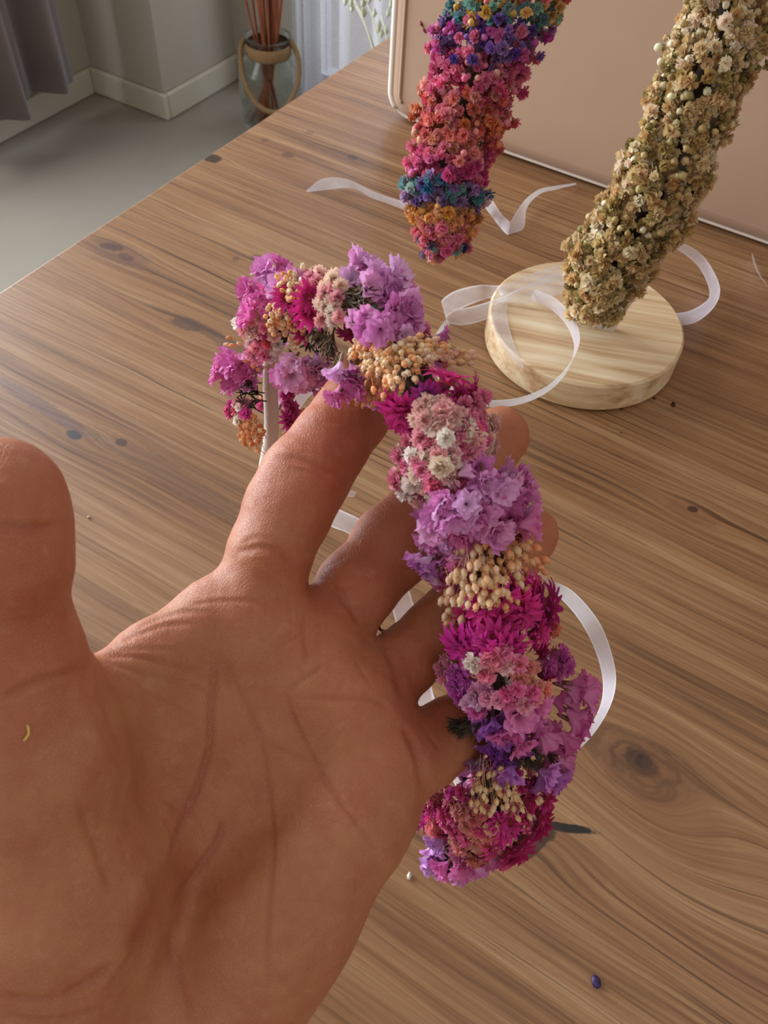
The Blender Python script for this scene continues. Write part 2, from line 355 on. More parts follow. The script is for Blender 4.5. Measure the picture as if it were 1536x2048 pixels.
# ---------------------------------------------------------------- hand (implicit surface, meshed with surface nets)
def cpt(px, py, z): return np.array([(px-768)/F*z, (py-1024)/F*z, z])       # in camera-aligned hand space
def cone(p, a, b, ra, rb):
    ba = b-a; t = np.clip(((p-a)@ba)/(ba@ba), 0, 1)
    return np.linalg.norm(p-a-t[..., None]*ba, axis=-1)-(ra+(rb-ra)*t)
def smin(a, b, k):
    h = np.clip(.5+.5*(b-a)/k, 0, 1); return b+(a-b)*h-k*h*(1-h)
def J(px, py, z, rpx): return (cpt(px, py, z), rpx*z/F)
def chain(*j): return [(j[i][0], j[i+1][0], j[i][1], j[i+1][1]) for i in range(len(j)-1)]
PALM = (chain(J(250,2150,.172,150), J(350,1900,.176,122), J(480,1500,.183,88), J(505,1235,.183,80))
      + chain(J(330,2150,.174,150), J(430,1900,.178,112), J(600,1500,.185,85), J(632,1290,.185,82))
      + chain(J(380,2150,.174,150), J(500,1900,.178,108), J(680,1560,.185,85), J(722,1400,.186,78))
      + chain(J(320,2190,.174,150), J(545,1850,.174,112), J(735,1600,.181,85), J(768,1530,.182,72))
      + chain(J(330,2180,.168,150), J(545,1850,.168,120), J(690,1680,.172,96))
      + chain(J(120,2150,.160,190), J(110,1800,.156,185), J(60,1500,.150,160), J(20,1340,.145,132))
      + chain(J(200,1750,.162,130), J(330,1640,.172,85))
      + chain(J(190,1395,.163,62), J(300,1330,.172,62), J(430,1225,.180,70))
      + chain(J(180,1500,.163,90), J(330,1450,.176,80), J(470,1400,.182,80))
      + chain(J(560,1275,.182,74), J(700,1395,.183,70), J(765,1500,.181,66))
      + chain(J(200,2150,.172,190), J(120,2700,.185,210), J(40,3300,.2,200)))
FINGERS = [
    chain(J(500,1240,.183,78), J(538,1110,.182,80), J(580,1015,.184,84), J(610,955,.187,84), J(658,890,.191,76), J(702,830,.196,73), J(735,765,.203,66)),
    chain(J(640,1290,.186,70), J(713,1180,.192,76), J(788,1093,.198,80), J(850,1025,.202,76), J(920,955,.208,66), J(965,905,.211,62), J(998,872,.213,61)),
    chain(J(724,1396,.187,66), J(801,1328,.192,65), J(885,1262,.198,70), J(935,1212,.201,68), J(1000,1135,.206,62), J(1040,1092,.208,56), J(1062,1070,.209,54)),
    chain(J(768,1530,.183,66), J(838,1506,.188,76), J(900,1468,.193,68), J(950,1436,.197,60), J(1000,1395,.200,52), J(1025,1375,.202,48)),
    chain(J(20,1360,.146,128), J(5,1240,.142,118), J(0,1130,.139,132), J(5,1040,.138,124), J(2,990,.138,118)),
]
PADS = [  # fleshy pads: centre, radii
    (cpt(548,1060,.175), .0055), (cpt(660,900,.185), .004), (cpt(575,1180,.178), .006), (cpt(690,1320,.180), .006), (cpt(770,1450,.178), .0055)]
def sdf(p):
    d = None
    for c in PALM:
        e = cone(p, *c); d = e if d is None else smin(d, e, .0095)
    out = None
    for i, f in enumerate(FINGERS):
        g = None
        for c in f:
            e = cone(p, *c); g = e if g is None else smin(g, e, .003)
        g = smin(d, g, .0045 if i < 4 else .008); out = g if out is None else np.minimum(out, g)
    return out
def surface_nets(lo, hi, h):
    n = np.ceil((hi-lo)/h).astype(int)+1
    ax = [lo[i]+h*np.arange(n[i]) for i in range(3)]
    val = np.empty(n, np.float32)
    for i in range(n[0]):
        g = np.stack(np.meshgrid([ax[0][i]], ax[1], ax[2], indexing='ij'), -1)[0]; val[i] = sdf(g)
    s = val < 0
    c = n-1; acc = np.zeros((*c, 3)); cnt = np.zeros(tuple(c))
    offs = [(i, j, k) for i in (0, 1) for j in (0, 1) for k in (0, 1)]
    def cut(o): return tuple(slice(o[i], o[i]+c[i]) for i in range(3))
    for a in offs:
        for ax_ in range(3):
            if a[ax_]: continue
            b = list(a); b[ax_] = 1
            va, vb = val[cut(a)], val[cut(b)]; m = (va < 0) != (vb < 0)
            t = np.where(m, va/np.where(m, va-vb, 1), 0); q = np.array(a, float)
            for k in range(3): acc[..., k] += m*(q[k]+(t if k == ax_ else 0))
            cnt += m
    act = cnt > 0; idx = -np.ones(tuple(c), int); idx[act] = np.arange(act.sum())
    cells = np.argwhere(act); V = lo+h*(cells+acc[act]/cnt[act][:, None])
    Fc = []
    for ax_ in range(3):
        u, v = [(1, 2), (2, 0), (0, 1)][ax_]
        sl0 = [slice(1, c[i]) for i in range(3)]; sl0[ax_] = slice(0, c[ax_]); sl1 = list(sl0); sl1[ax_] = slice(1, c[ax_]+1)
        A = s[tuple(sl0)]; B = s[tuple(sl1)]
        for flip in (0, 1):
            m = (A & ~B) if not flip else (~A & B)
            e = np.argwhere(m)+np.array([0 if i == ax_ else 1 for i in range(3)])
            du = np.eye(3, dtype=int)[u]; dv = np.eye(3, dtype=int)[v]
            q = [idx[tuple((e-o).T)] for o in (du*0, du, du+dv, dv)]
            q = np.stack(q, 1); Fc.append(q if not flip else q[:, ::-1])
    return V, np.vstack(Fc)
lo = cpt(-160, 2048, .15)*1.0; 
LO = np.array([-.115, -.058, .118]); HI = np.array([.056, .19, .236])
Vh, Fh = surface_nets(LO, HI, .0021)
me = bpy.data.meshes.new('tmp'); me.from_pydata(Vh.tolist(), [], Fh.tolist()); me.update()
ob = bpy.data.objects.new('tmp', me); COL.objects.link(ob)
sm = ob.modifiers.new('s', 'SUBSURF'); sm.levels = 2; sm.render_levels = 2
dg = bpy.context.evaluated_depsgraph_get(); ev = ob.evaluated_get(dg).to_mesh()
nv = len(ev.vertices); Vh = np.empty(nv*3); ev.vertices.foreach_get('co', Vh); Vh = Vh.reshape(-1, 3)
Fh = [tuple(p.vertices) for p in ev.polygons]
bpy.data.objects.remove(ob); bpy.data.meshes.remove(me)
def grad(p, e=.0006):
    g = np.stack([sdf(p+np.eye(3)[i]*e)-sdf(p-np.eye(3)[i]*e) for i in range(3)], -1); return g/(np.linalg.norm(g, axis=1)[:, None]+1e-9)
Nh = grad(Vh)
inside = (Vh[:, 1] < .185)
Vh = Vh-Nh*(np.clip(sdf(Vh), -.0012, .0012)*inside)[:, None]
# creases: polylines over the palm (pixels), width px, depth mm, redness
CR = [([(436,1290),(428,1350),(423,1410),(417,1501),(391,1586),(352,1677),(339,1761),(305,1850),(255,1925),(200,1990)], 8, .55, .6),
      ([(352,1690),(335,1765),(300,1850),(262,1915)], 22, .9, .9),
      ([(436,1299),(482,1390),(521,1475),(535,1560),(540,1612),(547,1696),(540,1794),(534,1924),(540,2000)], 6, .38, .4),
      ([(566,1371),(592,1449),(638,1540),(703,1631),(755,1703)], 6, .4, .35),
      ([(521,1481),(560,1500),(618,1521),(660,1540)], 5, .35, .3),
      ([(449,1631),(440,1670),(417,1709),(370,1775),(325,1846)], 8, .45, .5),
      ([(575,1385),(600,1365),(650,1330)], 5, .25, .2), ([(580,1395),(680,1400),(745,1400),(780,1420)], 6, .3, .25),
      ([(620,1505),(660,1460),(700,1430)], 4, .2, .1), ([(640,1515),(690,1455)], 4, .2, .1),
      ([(371,1215),(410,1205),(456,1202),(520,1205),(560,1220)], 5, .25, .15), ([(610,1215),(608,1270),(615,1330)], 5, .25, .25),
      ([(470,1106),(520,1094),(560,1105),(592,1132)], 8, .5, .4), ([(480,1090),(515,1075),(560,1085)], 5, .2, .2),
      ([(552,912),(590,918),(630,928),(680,948)], 7, .35, .4), ([(575,935),(620,945),(660,960)], 4, .18, .2),
      ([(648,1160),(690,1200),(722,1252)], 8, .45, .4), ([(795,990),(830,1010),(860,1050)], 7, .35, .3),
      ([(755,1272),(785,1330),(806,1400)], 8, .45, .4), ([(808,1450),(835,1510),(850,1585)], 9, .6, .5), ([(835,1440),(880,1500)], 4, .15, .1),
      ([(-10,1046),(30,1054),(80,1055),(128,1048)], 8, .4, .5), ([(-5,1062),(50,1068),(120,1064)], 5, .15, .3), ([(0,1243),(60,1240),(125,1235)], 5, .1, .15),
      ([(0,1403),(40,1378),(85,1358),(135,1345),(180,1335)], 8, .5, .4), ([(0,1395),(30,1450)], 4, .1, .1),
      ([(120,1995),(180,1965),(228,1924)], 9, .45, .5), ([(0,1990),(70,2000),(120,1995)], 9, .35, .4), ([(0,2035),(120,2040),(220,2010)], 7, .3, .3), ([(340,1850),(352,1950),(380,2048)], 8, .3, .3),
      ([(185,1300),(250,1293),(310,1290),(370,1282),(418,1300)], 9, -.55, 0), ([(200,1312),(260,1312),(330,1325),(410,1345)], 6, .45, .3), ([(200,1318),(280,1345),(400,1375),(425,1390)], 5, .3, .2),
      ([(230,1290),(280,1268),(330,1248),(400,1250)], 6, .35, .3), ([(260,1265),(320,1235),(380,1222),(420,1228)], 5, .3, .2),
      ([(185,1330),(205,1400),(240,1490),(290,1590)], 6, .3, .35), ([(195,1325),(240,1400),(300,1470),(400,1500)], 5, .2, .2), ([(200,1320),(290,1380),(400,1440)], 4, .2, .15),
      ([(150,1590),(190,1690),(225,1790)], 9, .3, .3), ([(70,1560),(100,1650)], 6, .1, .1), ([(400,1290),(440,1330),(470,1400)], 5, .15, .15),
      ([(380,1300),(300,1298),(220,1306)], 5, .2, .1), ([(520,1640),(470,1560),(440,1500)], 4, .12, .1), ([(700,1300),(735,1360),(750,1390)], 4, .12, .1), ([(470,1560),(530,1545),(590,1560)], 4, .12, .1)]
# fine skin lines fanning over the thenar and the palm heel
r2 = random.Random(3)
for k in range(60):
    a = r2.uniform(0, 1); x0 = 190+240*a+r2.uniform(-30, 30); y0 = 1420+200*a+r2.uniform(-120, 220)
    L = r2.uniform(50, 130); an = .35+r2.uniform(-.25, .25) if r2.random() < .6 else 1.15+r2.uniform(-.2, .2)
    CR.append(([(x0, y0), (x0+L*math.cos(an)*.5, y0+L*math.sin(an)*.5+5), (x0+L*math.cos(an), y0+L*math.sin(an))], 3, .14, .10))
for k in range(110):
    x0 = r2.uniform(420, 760); y0 = r2.uniform(1180, 1950)-(x0-420)*.2; L = r2.uniform(30, 90); an = r2.choice([1.3, 1.5, .2, -.5, 2.3])+r2.uniform(-.2, .2)
    CR.append(([(x0, y0), (x0+L*math.cos(an), y0+L*math.sin(an))], 3, .11, .07))
qx = Vh[:, 0]/Vh[:, 2]*F+768; qy = Vh[:, 1]/Vh[:, 2]*F+1024
front = np.clip(-Nh[:, 2]*2.2, 0, 1)
disp = np.zeros(len(Vh)); red = np.zeros(len(Vh)); Q = np.stack([qx, qy], 1)
for pl, wd, dp, rd in CR:
    pl = spline(pl, max(6, len(pl)*4)) if len(pl) > 2 else np.array(pl, float)
    lo_, hi_ = pl.min(0)-wd*4, pl.max(0)+wd*4
    m = np.where(((Q > lo_) & (Q < hi_)).all(1))[0]
    if not len(m): continue
    best = np.full(len(m), 1e9); tt_ = np.zeros(len(m)); q = Q[m]
    for i in range(len(pl)-1):
        a, b_ = pl[i], pl[i+1]; ba = b_-a; t = np.clip(((q-a)@ba)/(ba@ba), 0, 1); d = np.linalg.norm(q-a-t[:, None]*ba, axis=1)
        up = d < best; best[up] = d[up]; tt_[up] = (i+t[up])/(len(pl)-1)
    fade = np.clip(np.minimum(tt_, 1-tt_)*5, 0, 1)**.7
    g = np.exp(-(best/wd)**2)*fade*front[m]
    if dp > 0: disp[m] = np.minimum(disp[m], -g*dp*.001)
    else: disp[m] += -g*dp*.001
    disp[m] += (np.exp(-((best-wd*2.1)/wd)**2)*fade*front[m])*abs(dp)*.00022
    red[m] = np.maximum(red[m], np.exp(-(best/(wd*1.25))**2)*fade*front[m]*rd)
def wav(p, s, seed):
    r = np.random.default_rng(seed); o = 0
    for k in range(6):
        d = r.normal(size=3); d /= np.linalg.norm(d); o = o+np.sin(p@d*s*(1+.35*k)+r.uniform(0, 6))
    return o/6
disp += wav(Vh, 300, 1)*.0005*inside+wav(Vh, 900, 2)*.00008
Vh = Vh+Nh*disp[:, None]
# skin tone: real variation of the skin (ruddier finger tips and mounts, yellower heel and web)
def blob(cx, cy, r): return np.exp(-((qx-cx)**2+(qy-cy)**2)/r**2)
tips = sum(blob(*b_) for b_ in ((10,960,110),(720,830,90),(1010,870,70),(1070,1065,60),(1000,1400,60),(560,1150,60),(630,990,90),(640,880,90),(60,1180,110),(740,1150,90),(850,1080,90),(850,1320,90),(880,1450,80)))
ruddy = np.clip(.55*tips+.35*blob(60,1330,140)+.3*blob(640,1230,120)+.25*blob(740,1450,110)+.2*wav(Vh, 260, 5)+.12*wav(Vh, 700, 6), -.4, 1)
yel = np.clip(.6*blob(330,1400,140)+.5*blob(140,1760,220)+.4*blob(600,1800,180)+.25*wav(Vh, 200, 9), -.3, 1)
base = np.array(lin('#b5744f')[:3]); rdc = np.array(lin('#a8482a')[:3]); ylc = np.array(lin('#b07c4c')[:3]); crc = np.array(lin('#8e3a25')[:3])
cl = base+(rdc-base)*ruddy[:, None]*.75; cl = cl+(ylc-cl)*np.clip(yel, 0, 1)[:, None]*.6; cl = cl+(crc-cl)*red[:, None]*.6
cl = np.clip(cl*(1+.03*wav(Vh, 1500, 11)[:, None]), 0, 1)
ts = NT('skin'); c = ts.coord(); n1 = ts.noise(c, 900, 4, .6); vor = ts.n('ShaderNodeTexVoronoi', feature='DISTANCE_TO_EDGE'); ts.put(vor.inputs['Vector'], c); vor.inputs['Scale'].default_value = 1500
mot = ts.noise(c, 140, 4, .6)
colr = ts.mix(ts.step(mot, .38, .66)*.34, ts.attr('Col'), lin('#a8563f'))
colr = ts.mix(ts.step(ts.noise(c, 420, 2), .55, .8)*.12, colr, lin('#d8ab92'))
hg = n1*.6+ts.op('MINIMUM', E(ts, vor.outputs[0]), .12)*3.
M_skin = ts.fin(ts.pbsdf(colr, ts.noise(c, 300, 2)*.15+.40, ts.bump(hg, .5, .0003), Subsurface_Weight=.14, Subsurface_Radius=(.006, .0022, .0012), Subsurface_Scale=.6, Specular_IOR_Level=.5))
Wh = Vh@MC.T+CAM
hand = empty('hand', Wh.mean(0), 'open left hand, palm up with spread fingers, carrying the pink and lilac flower crown', 'hand')
mesh('palm_and_fingers', Wh, Fh, M_skin, hand, cl)
# ---------------------------------------------------------------- flowers
tp = NT('petal'); cc = tp.attr('Col'); oi = tp.n('ShaderNodeObjectInfo'); colr = tp.mix(1., cc, oi.outputs['Color'], 'MULTIPLY')
nz = tp.noise(tp.coord('Object'), 700, 3); colr = tp.mix(tp.step(nz, .4, .75)*.22, colr, tp.mix(.5, colr, (1, .93, .88, 1)))
tl = tp.n('ShaderNodeBsdfTranslucent'); tp.put(tl.inputs[0], colr)
M_petal = tp.fin(tp.mixs(.3, tp.pbsdf(colr, .55, None, Specular_IOR_Level=.35, Sheen_Weight=.1), tl.outputs[0]))
R3 = np.random.default_rng(11)
def rotz(a): c, s = math.cos(a), math.sin(a); return np.array([[c, -s, 0], [s, c, 0], [0, 0, 1.]])
def petal(L, W, tilt, az, rough, cols, nu=3, nv=3, point=False, cup=.25, base=.12, z0=0.):
    """petal strip rooted near the axis; tilt 0 = straight up, 90 = flat"""
    V = []; C = []
    for j in range(nv+1):
        v = j/nv
        if point: w = W*math.sin(math.pi*min(.96, .12+.86*v))**.75
        else: w = W*(.35+.75*v**.7)
        an = math.radians(tilt)*(.35+.65*v)
        r = base+L*v*math.sin(an); z = z0+L*v*math.cos(an)
        for i in range(nu+1):
            u = i/nu*2-1
            jit = R3.normal(size=3)*rough*v
            rr = r-cup*w*u*u*.5*math.cos(an); zz = z+cup*w*u*u*math.sin(an)
            if not point and j == nv: rr += .10*L*math.sin(u*5+az*3)
            V.append((rr+jit[0], u*w+jit[1], zz+jit[2])); C.append(cols(v, u))
    V = np.array(V)@rotz(az).T; m = nu+1
    Fc = [(j*m+i, j*m+i+1, (j+1)*m+i+1, (j+1)*m+i) for j in range(nv) for i in range(nu)]
    return V, Fc, np.array(C)
class Proto:
    def __init__(s, name, mb, smooth=True):
        V = np.vstack(mb.V); C = np.vstack(mb.C); s.V, s.F, s.C, s.name = V, mb.F, C, name
        me = bpy.data.meshes.new(name); me.from_pydata(V.tolist(), [], s.F); me.update()
        if smooth: me.polygons.foreach_set('use_smooth', [True]*len(me.polygons))
        me.materials.append(M_petal); set_col(me, C); s.me = me
W3 = np.ones(3)
def mk_blossom(whorls, deep, rough=.07, nu=2, nv=2):
    m = MB()
    for n, tilt, L, z0 in whorls:
        o = R3.uniform(0, 6)
        for k in range(n):
            cf = lambda v, u: W3*(1-deep)*(1-v)+W3*v if False else np.array([1, 1-deep*(1-v), 1-deep*.8*(1-v)])*(.94+.06*v)
            m.add(*petal(L*R3.uniform(.85, 1.1), .30, tilt+R3.uniform(-9, 9), o+k*6.283/n+R3.uniform(-.15, .15), rough, cf, nu, nv, z0=z0))
    V, Fc = lathe([(.02, -.75), (.22, -.45), (.36, -.05), (.30, .1)], 6); m.add(V, Fc, np.array([.55, .62, .35]))
    V, Fc = lathe([(.0, .45), (.28, .25), (.36, .0)], 6); m.add(V, Fc, np.array([1, .8, .78]))
    return m
BLOS = [Proto('gypsophila_blossom', mk_blossom([(7, 82, .85, 0), (7, 58, .95, 0), (6, 35, .95, .05), (4, 15, .9, .1)], .16, .09, 3, 3)) for _ in range(4)]
SMALL = [Proto('tiny_blossom', mk_blossom([(6, 78, .8, -.1), (6, 54, .9, 0), (5, 28, .95, 0), (3, 10, .95, .05)], .25, .10)) for _ in range(5)]
def mk_bud():
    m = MB(); V, Fc = lathe([(.0, -.7), (.3, -.55), (.62, -.1), (.66, .25), (.45, .6), (.16, .75), (0, .78)], 7); V = np.array(V)+R3.normal(size=(len(V), 3))*.05; m.add(V, Fc, W3)
    V, Fc = lathe([(.05, -1.), (.3, -.75), (.5, -.35), (.56, -.1)], 5); m.add(V, Fc, np.array([.45, .42, .25])); m.tube([(0, 0, -.8), (.1, 0, -1.6), (.3, 0, -2.8)], .05, 4, np.array([.5, .4, .22])); return m
SBUD = [Proto('tiny_bud', mk_bud()) for _ in range(3)]
def mk_statice(seed):
    m = MB(); r = np.random.default_rng(seed)
    for layer in range(2):
        n = 44; mm = 7; ph = r.uniform(0, 6, 6); V = []; C = []; sc = 1-.3*layer
        for j in range(mm+1):
            v = j/mm
            for k in range(n):
                t = 2*math.pi*k/n
                lobe = abs(math.cos(2.5*t+ph[0]))
                R = (.10+.80*v**1.3*(.72+.28*lobe))*sc
                ruf = math.sin(7*t+ph[1])*.5+math.sin(11*t+ph[2])*.35+math.sin(17*t+ph[3])*.3
                z = 1.35*v-.42*v*v*v+.20*v*v*ruf*sc+(.12*layer)
                R2 = R*(1+.10*v*v*math.sin(9*t+ph[4]))+(.04*(k % 2) if j == mm else 0)
                V.append((R2*math.cos(t+.12*v*ruf), R2*math.sin(t+.12*v*ruf), z))
                vein = .5+.5*math.cos(15*t+ph[5]); e = v**2.2
                a = np.array([1.0, .97, 1.0])*(1-.12*vein); b_ = np.array([.92, .66, .88]); C.append(a+(b_-a)*min(1, e+.25*vein*v))
        Fc = [(j*n+k, j*n+(k+1) % n, (j+1)*n+(k+1) % n, (j+1)*n+k) for j in range(mm) for k in range(n)]
        m.add(V, Fc, np.array(C))
    V, Fc = lathe([(.02, -.6), (.11, -.4), (.14, .1)], 7); m.add(V, Fc, np.array([.30, .27, .12]))
    return m
STAT = [Proto('statice_flower', mk_statice(s)) for s in range(5)]
def mk_daisy():
    m = MB()
    for n, tilt, L in ((12, 80, 1.05), (10, 58, .95), (7, 36, .6)):
        o = R3.uniform(0, 6)
        for k in range(n):
            m.add(*petal(L*R3.uniform(.9, 1.05), .17, tilt+R3.uniform(-5, 5), o+k*6.283/n, .012, lambda v, u: np.array([1, .6+.4*v, .75+.25*v])*(.72+.28*v), 2, 5, True, .5, .18))
    V, Fc = lathe([(.30, .02), (.33, .12), (.26, .24), (.12, .29), (0, .28)], 12); V = np.array(V)+R3.normal(size=(len(V), 3))*.015; m.add(V, Fc, np.array([.62, .25, .12]))
    for k in range(26):
        t = k*2.4; r = .30*math.sqrt(k/26); c = np.array([r*math.cos(t), r*math.sin(t), .29-.7*r*r]); m.tube([c-[0, 0, .05], c+[0, 0, .05], c+[0, 0, .09]], [.028, .03, .008], 5, np.array([.75, .15, .15]))
    V, Fc = lathe([(.02, -.3), (.2, -.15), (.24, .02)], 8); m.add(V, Fc, np.array([.3, .3, .15]))
    return m
DAIS = [Proto('strawflower_daisy', mk_daisy()) for _ in range(3)]
def mk_pbud(stem):
    m = MB(); n = 10
    prof = [(.12, -.62), (.34, -.42), (.47, -.1), (.45, .2), (.30, .45), (.24, .55)]
    V, Fc = lathe(prof, n); V = np.array(V); V[:, :2] *= (1+.07*np.cos(5*np.arctan2(V[:, 1], V[:, 0])))[:, None]; m.add(V, Fc, np.linspace([1, .80, .62], [1, 1, 1], len(prof)).repeat(n, 0))
    for k in range(5): m.add(*petal(.42, .16, 38+R3.uniform(-20, 25), k*1.2566+R3.uniform(-.2, .2), .01, lambda v, u: np.array([1, .97, .92]), 2, 2, True, .3, .13, .42))
    V, Fc = lathe([(0, .72), (.14, .6), (.24, .4)], 6); m.add(V, Fc, np.array([1, .8, .66]))
    c = R3.uniform(-.5, .5, 2); m.tube(spline([(0, 0, -.55), (c[0]*.4, c[1]*.4, -stem*.5), (c[0], c[1], -stem)], 6), .055, 5, np.array([.95, .72, .45])); return m
PBUD = [Proto('peach_bud', mk_pbud(s)) for s in (2., 2.6, 3.2)]
LBUD = [Proto('stemmed_bud', mk_pbud(s)) for s in (6., 8.)]
def mk_calyx():
    m = MB()
    for k in range(9):
        m.add(*petal(R3.uniform(1.2, 1.9), .12, R3.uniform(8, 42), k*.7+R3.uniform(-.2, .2), .02, lambda v, u: np.array([1, .95, .8])*(.6+.5*abs(u)), 2, 4, True, 1.1, .06, -.4))
    m.tube([(0, 0, .2), (.05, 0, -.6), (0, .1, -1.6)], .08, 5, np.array([.7, .7, .5])); return m
CALX = [Proto('dried_calyx', mk_calyx()) for _ in range(3)]
def frame(n, roll):
    n = n/np.linalg.norm(n); a = np.cross(n, [.31, .57, .76]); a /= np.linalg.norm(a); b_ = np.cross(n, a)
    c, s = math.cos(roll), math.sin(roll); return np.stack([a*c+b_*s, b_*c-a*s, n], 1)
class Bunch:
    """flowers of one crown: the nearest hundred of each kind are single parts, the rest of a kind is one part"""
    def __init__(s): s.items = {}
    def add(s, protos, pos, n, size, col, sq=(1, 1, 1)):
        p = protos[R3.integers(len(protos))]; Rm = frame(n, R3.uniform(0, 6.28))*size*np.array(sq)
        q_ = proj(pos); score = (0 if -10 < q_[0] < 1546 and -10 < q_[1] < 2058 else 5)+np.linalg.norm(pos-CAM)+.03*(np.dot(n/np.linalg.norm(n), pos-CAM)/np.linalg.norm(pos-CAM))
        s.items.setdefault(protos[0].name, []).append((score, p, pos, Rm, col))
    def emit(s, root, cap=100, names={}, labels=None):
        off = parent_loc(root)
        for kind, L in s.items.items():
            L.sort(key=lambda q: q[0]); nm = names.get(kind, kind)
            for sc_, p, pos, Rm, col in L[:cap]:
                o = bpy.data.objects.new(nm, p.me); COL.objects.link(o); o.parent = root
                M = Matrix.Identity(4)
                for i in range(3):
                    for j in range(3): M[i][j] = Rm[i][j]
                    M[i][3] = pos[i]-off[i]
                o.matrix_local = M; o.color = (*col, 1)
                if labels: o['label'] = labels(col, kind)
            rest = L[cap:]
            if rest:
                b = MB()
                for sc_, p, pos, Rm, col in rest: b.add(p.V@Rm.T+pos, p.F, p.C*np.array(col))
                b.build('further_'+nm.replace('_blossom', '_blossoms').replace('_bud', '_buds'), M_petal, root, True, 'stuff', True)
def L3(h): return np.array(lin(h)[:3])
def jcol(cols, v=.12):
    c = L3(cols[R3.integers(len(cols))]); return np.clip(c*(1+R3.uniform(-v, v))*(1+R3.normal(size=3)*.025), 0, 1)
def colour_word(c, kind):
    ref = {'hot pink': '#d81b84', 'pale pink': '#eaa0a8', 'coral': '#e0604e', 'orange': '#e07a1c', 'yellow': '#e2b43c', 'teal': '#1f8f9a', 'purple': '#5a2a9a', 'peach': '#e8b48a', 'lilac': '#b98ac8', 'navy': '#2a2f55', 'cream': '#e3d3ad'}
    w_ = min(ref, key=lambda k: float(np.linalg.norm(np.sqrt(L3(ref[k]))-np.sqrt(np.array(c))))); return w_+' dried '+('bud' if 'bud' in kind else 'blossom')
# ---- crown in the hand
FP = [(530,945,.236),(543,860,.235),(541,770,.231),(545,690,.223),(575,620,.212),(640,595,.200),(720,615,.190),(790,690,.183),(850,790,.179),(900,905,.177),(945,1030,.178),(980,1160,.180),(1008,1300,.183),(1018,1430,.187),(1000,1560,.194),(965,1650,.202),(925,1710,.212),(880,1730,.226)]
FW = spline([P(*q) for q in FP], 90); fx, fy, fz = proj(FW)
PK = ['#ffd8dc', '#f8b4c2', '#f49ab4', '#fad0ca', '#fce6d6', '#f07aa0', '#fac6c4', '#fdf0e4', '#f490b4']; HOTP = ['#e0559a', '#d94a90', '#ea86a0', '#f0a8a8', '#e86a7c', '#d63fa0']; VIO = ['#d65cc8', '#c94fc0', '#e08ad0']
ST = ['#f6bce2', '#eeaadc', '#f6cae8', '#e498d0']; STM = ['#ee8cc4', '#e47cbc', '#f09ccc']; STP = ['#f6def2', '#f4d2ee']
PE = ['#fad8a6', '#f8ca94', '#fbe2bc', '#f6bd86', '#fcecd0']; MG = ['#e01492', '#d40e84', '#e826a0']; BR = ['#6a5030', '#4c3d24', '#7a5f36', '#3a3020']
crown = empty('flower_crown', FW[45], 'pink, lilac and peach dried flower crown lying across the fingers of the open hand', 'flower crown')
B = Bunch(); pts_used = []
def flower(px, py, protos, size_px, cols, out=1., down=.45, extra=(0, 0), Rp=92, lift=0., jz=0.):
    k = np.argmin((fx-px)**2+(fy-py)**2); d = math.hypot(fx[k]-px, fy[k]-py); z0 = fz[k]; Rm = Rp*.86
    z = z0-math.sqrt(max(Rm*Rm-d*d, 0))*z0/F*.85-lift+jz
    pos = P(px, py, z); c = FW[k]; tg = FW[min(k+1, len(FW)-1)]-FW[max(k-1, 0)]; tg /= np.linalg.norm(tg)
    n = pos-c; n /= np.linalg.norm(n)+1e-9; ex = MC@np.array([extra[0], extra[1], 0.])
    n = n*out+tg*down+ex+R3.normal(size=3)*(.5 if protos is STAT else .25)
    if protos is STAT: pos = pos+(pos-c)*R3.uniform(-.35, .05); size_px *= R3.uniform(.85, 1.2)
    pos = pos+R3.normal(size=3)*.0004
    B.add(protos, pos, n, size_px*z/F*R3.uniform(.86, 1.14), jcol(cols))
def cluster(cx, cy, rx, ry, n, protos, size, cols, ang=0, **k):
    ca, sa = math.cos(math.radians(ang)), math.sin(math.radians(ang)); pts = []
    for i in range(n):                                   # best-candidate spread
        best = None
        for _ in range(14):
            a = R3.uniform(0, 6.283); r = math.sqrt(R3.uniform(0, 1)); q = (rx*r*math.cos(a), ry*r*math.sin(a))
            dd = min([math.hypot(q[0]-p[0], q[1]-p[1]) for p in pts], default=1)
            if best is None or dd > best[0]: best = (dd, q)
        pts.append(best[1])
    for q in pts: flower(cx+q[0]*ca-q[1]*sa, cy+q[0]*sa+q[1]*ca, protos, size, cols, **k)
# far limb, running down to the taped wire
cluster(555, 568, 34, 26, 8, STAT, 31, ST+STM, lift=.004); cluster(520, 600, 26, 30, 7, STAT, 30, STM, lift=.002)
cluster(505, 645, 26, 20, 12, BLOS, 15, HOTP+PK, lift=.003); cluster(530, 690, 32, 24, 14, BLOS, 15, HOTP+PK, lift=.003); cluster(515, 700, 18, 12, 5, BLOS, 12, VIO+HOTP); cluster(478, 684, 26, 10, 6, PBUD, 9, PE, extra=(-.8, 0)); cluster(520, 720, 26, 16, 12, PBUD, 9, PE)
cluster(474, 745, 28, 30, 9, STAT, 29, STM, extra=(-.4, 0)); cluster(500, 765, 14, 16, 2, STAT, 22, ST); cluster(502, 793, 16, 28, 7, CALX, 18, ['#3a2616', '#2b1c12']); cluster(478, 820, 24, 18, 10, BLOS, 13, PK+HOTP); cluster(500, 862, 24, 28, 34, PBUD, 10.5, ['#f0b67c', '#f2c490', '#e8a468']); cluster(515, 892, 8, 12, 5, PBUD, 8, PE)
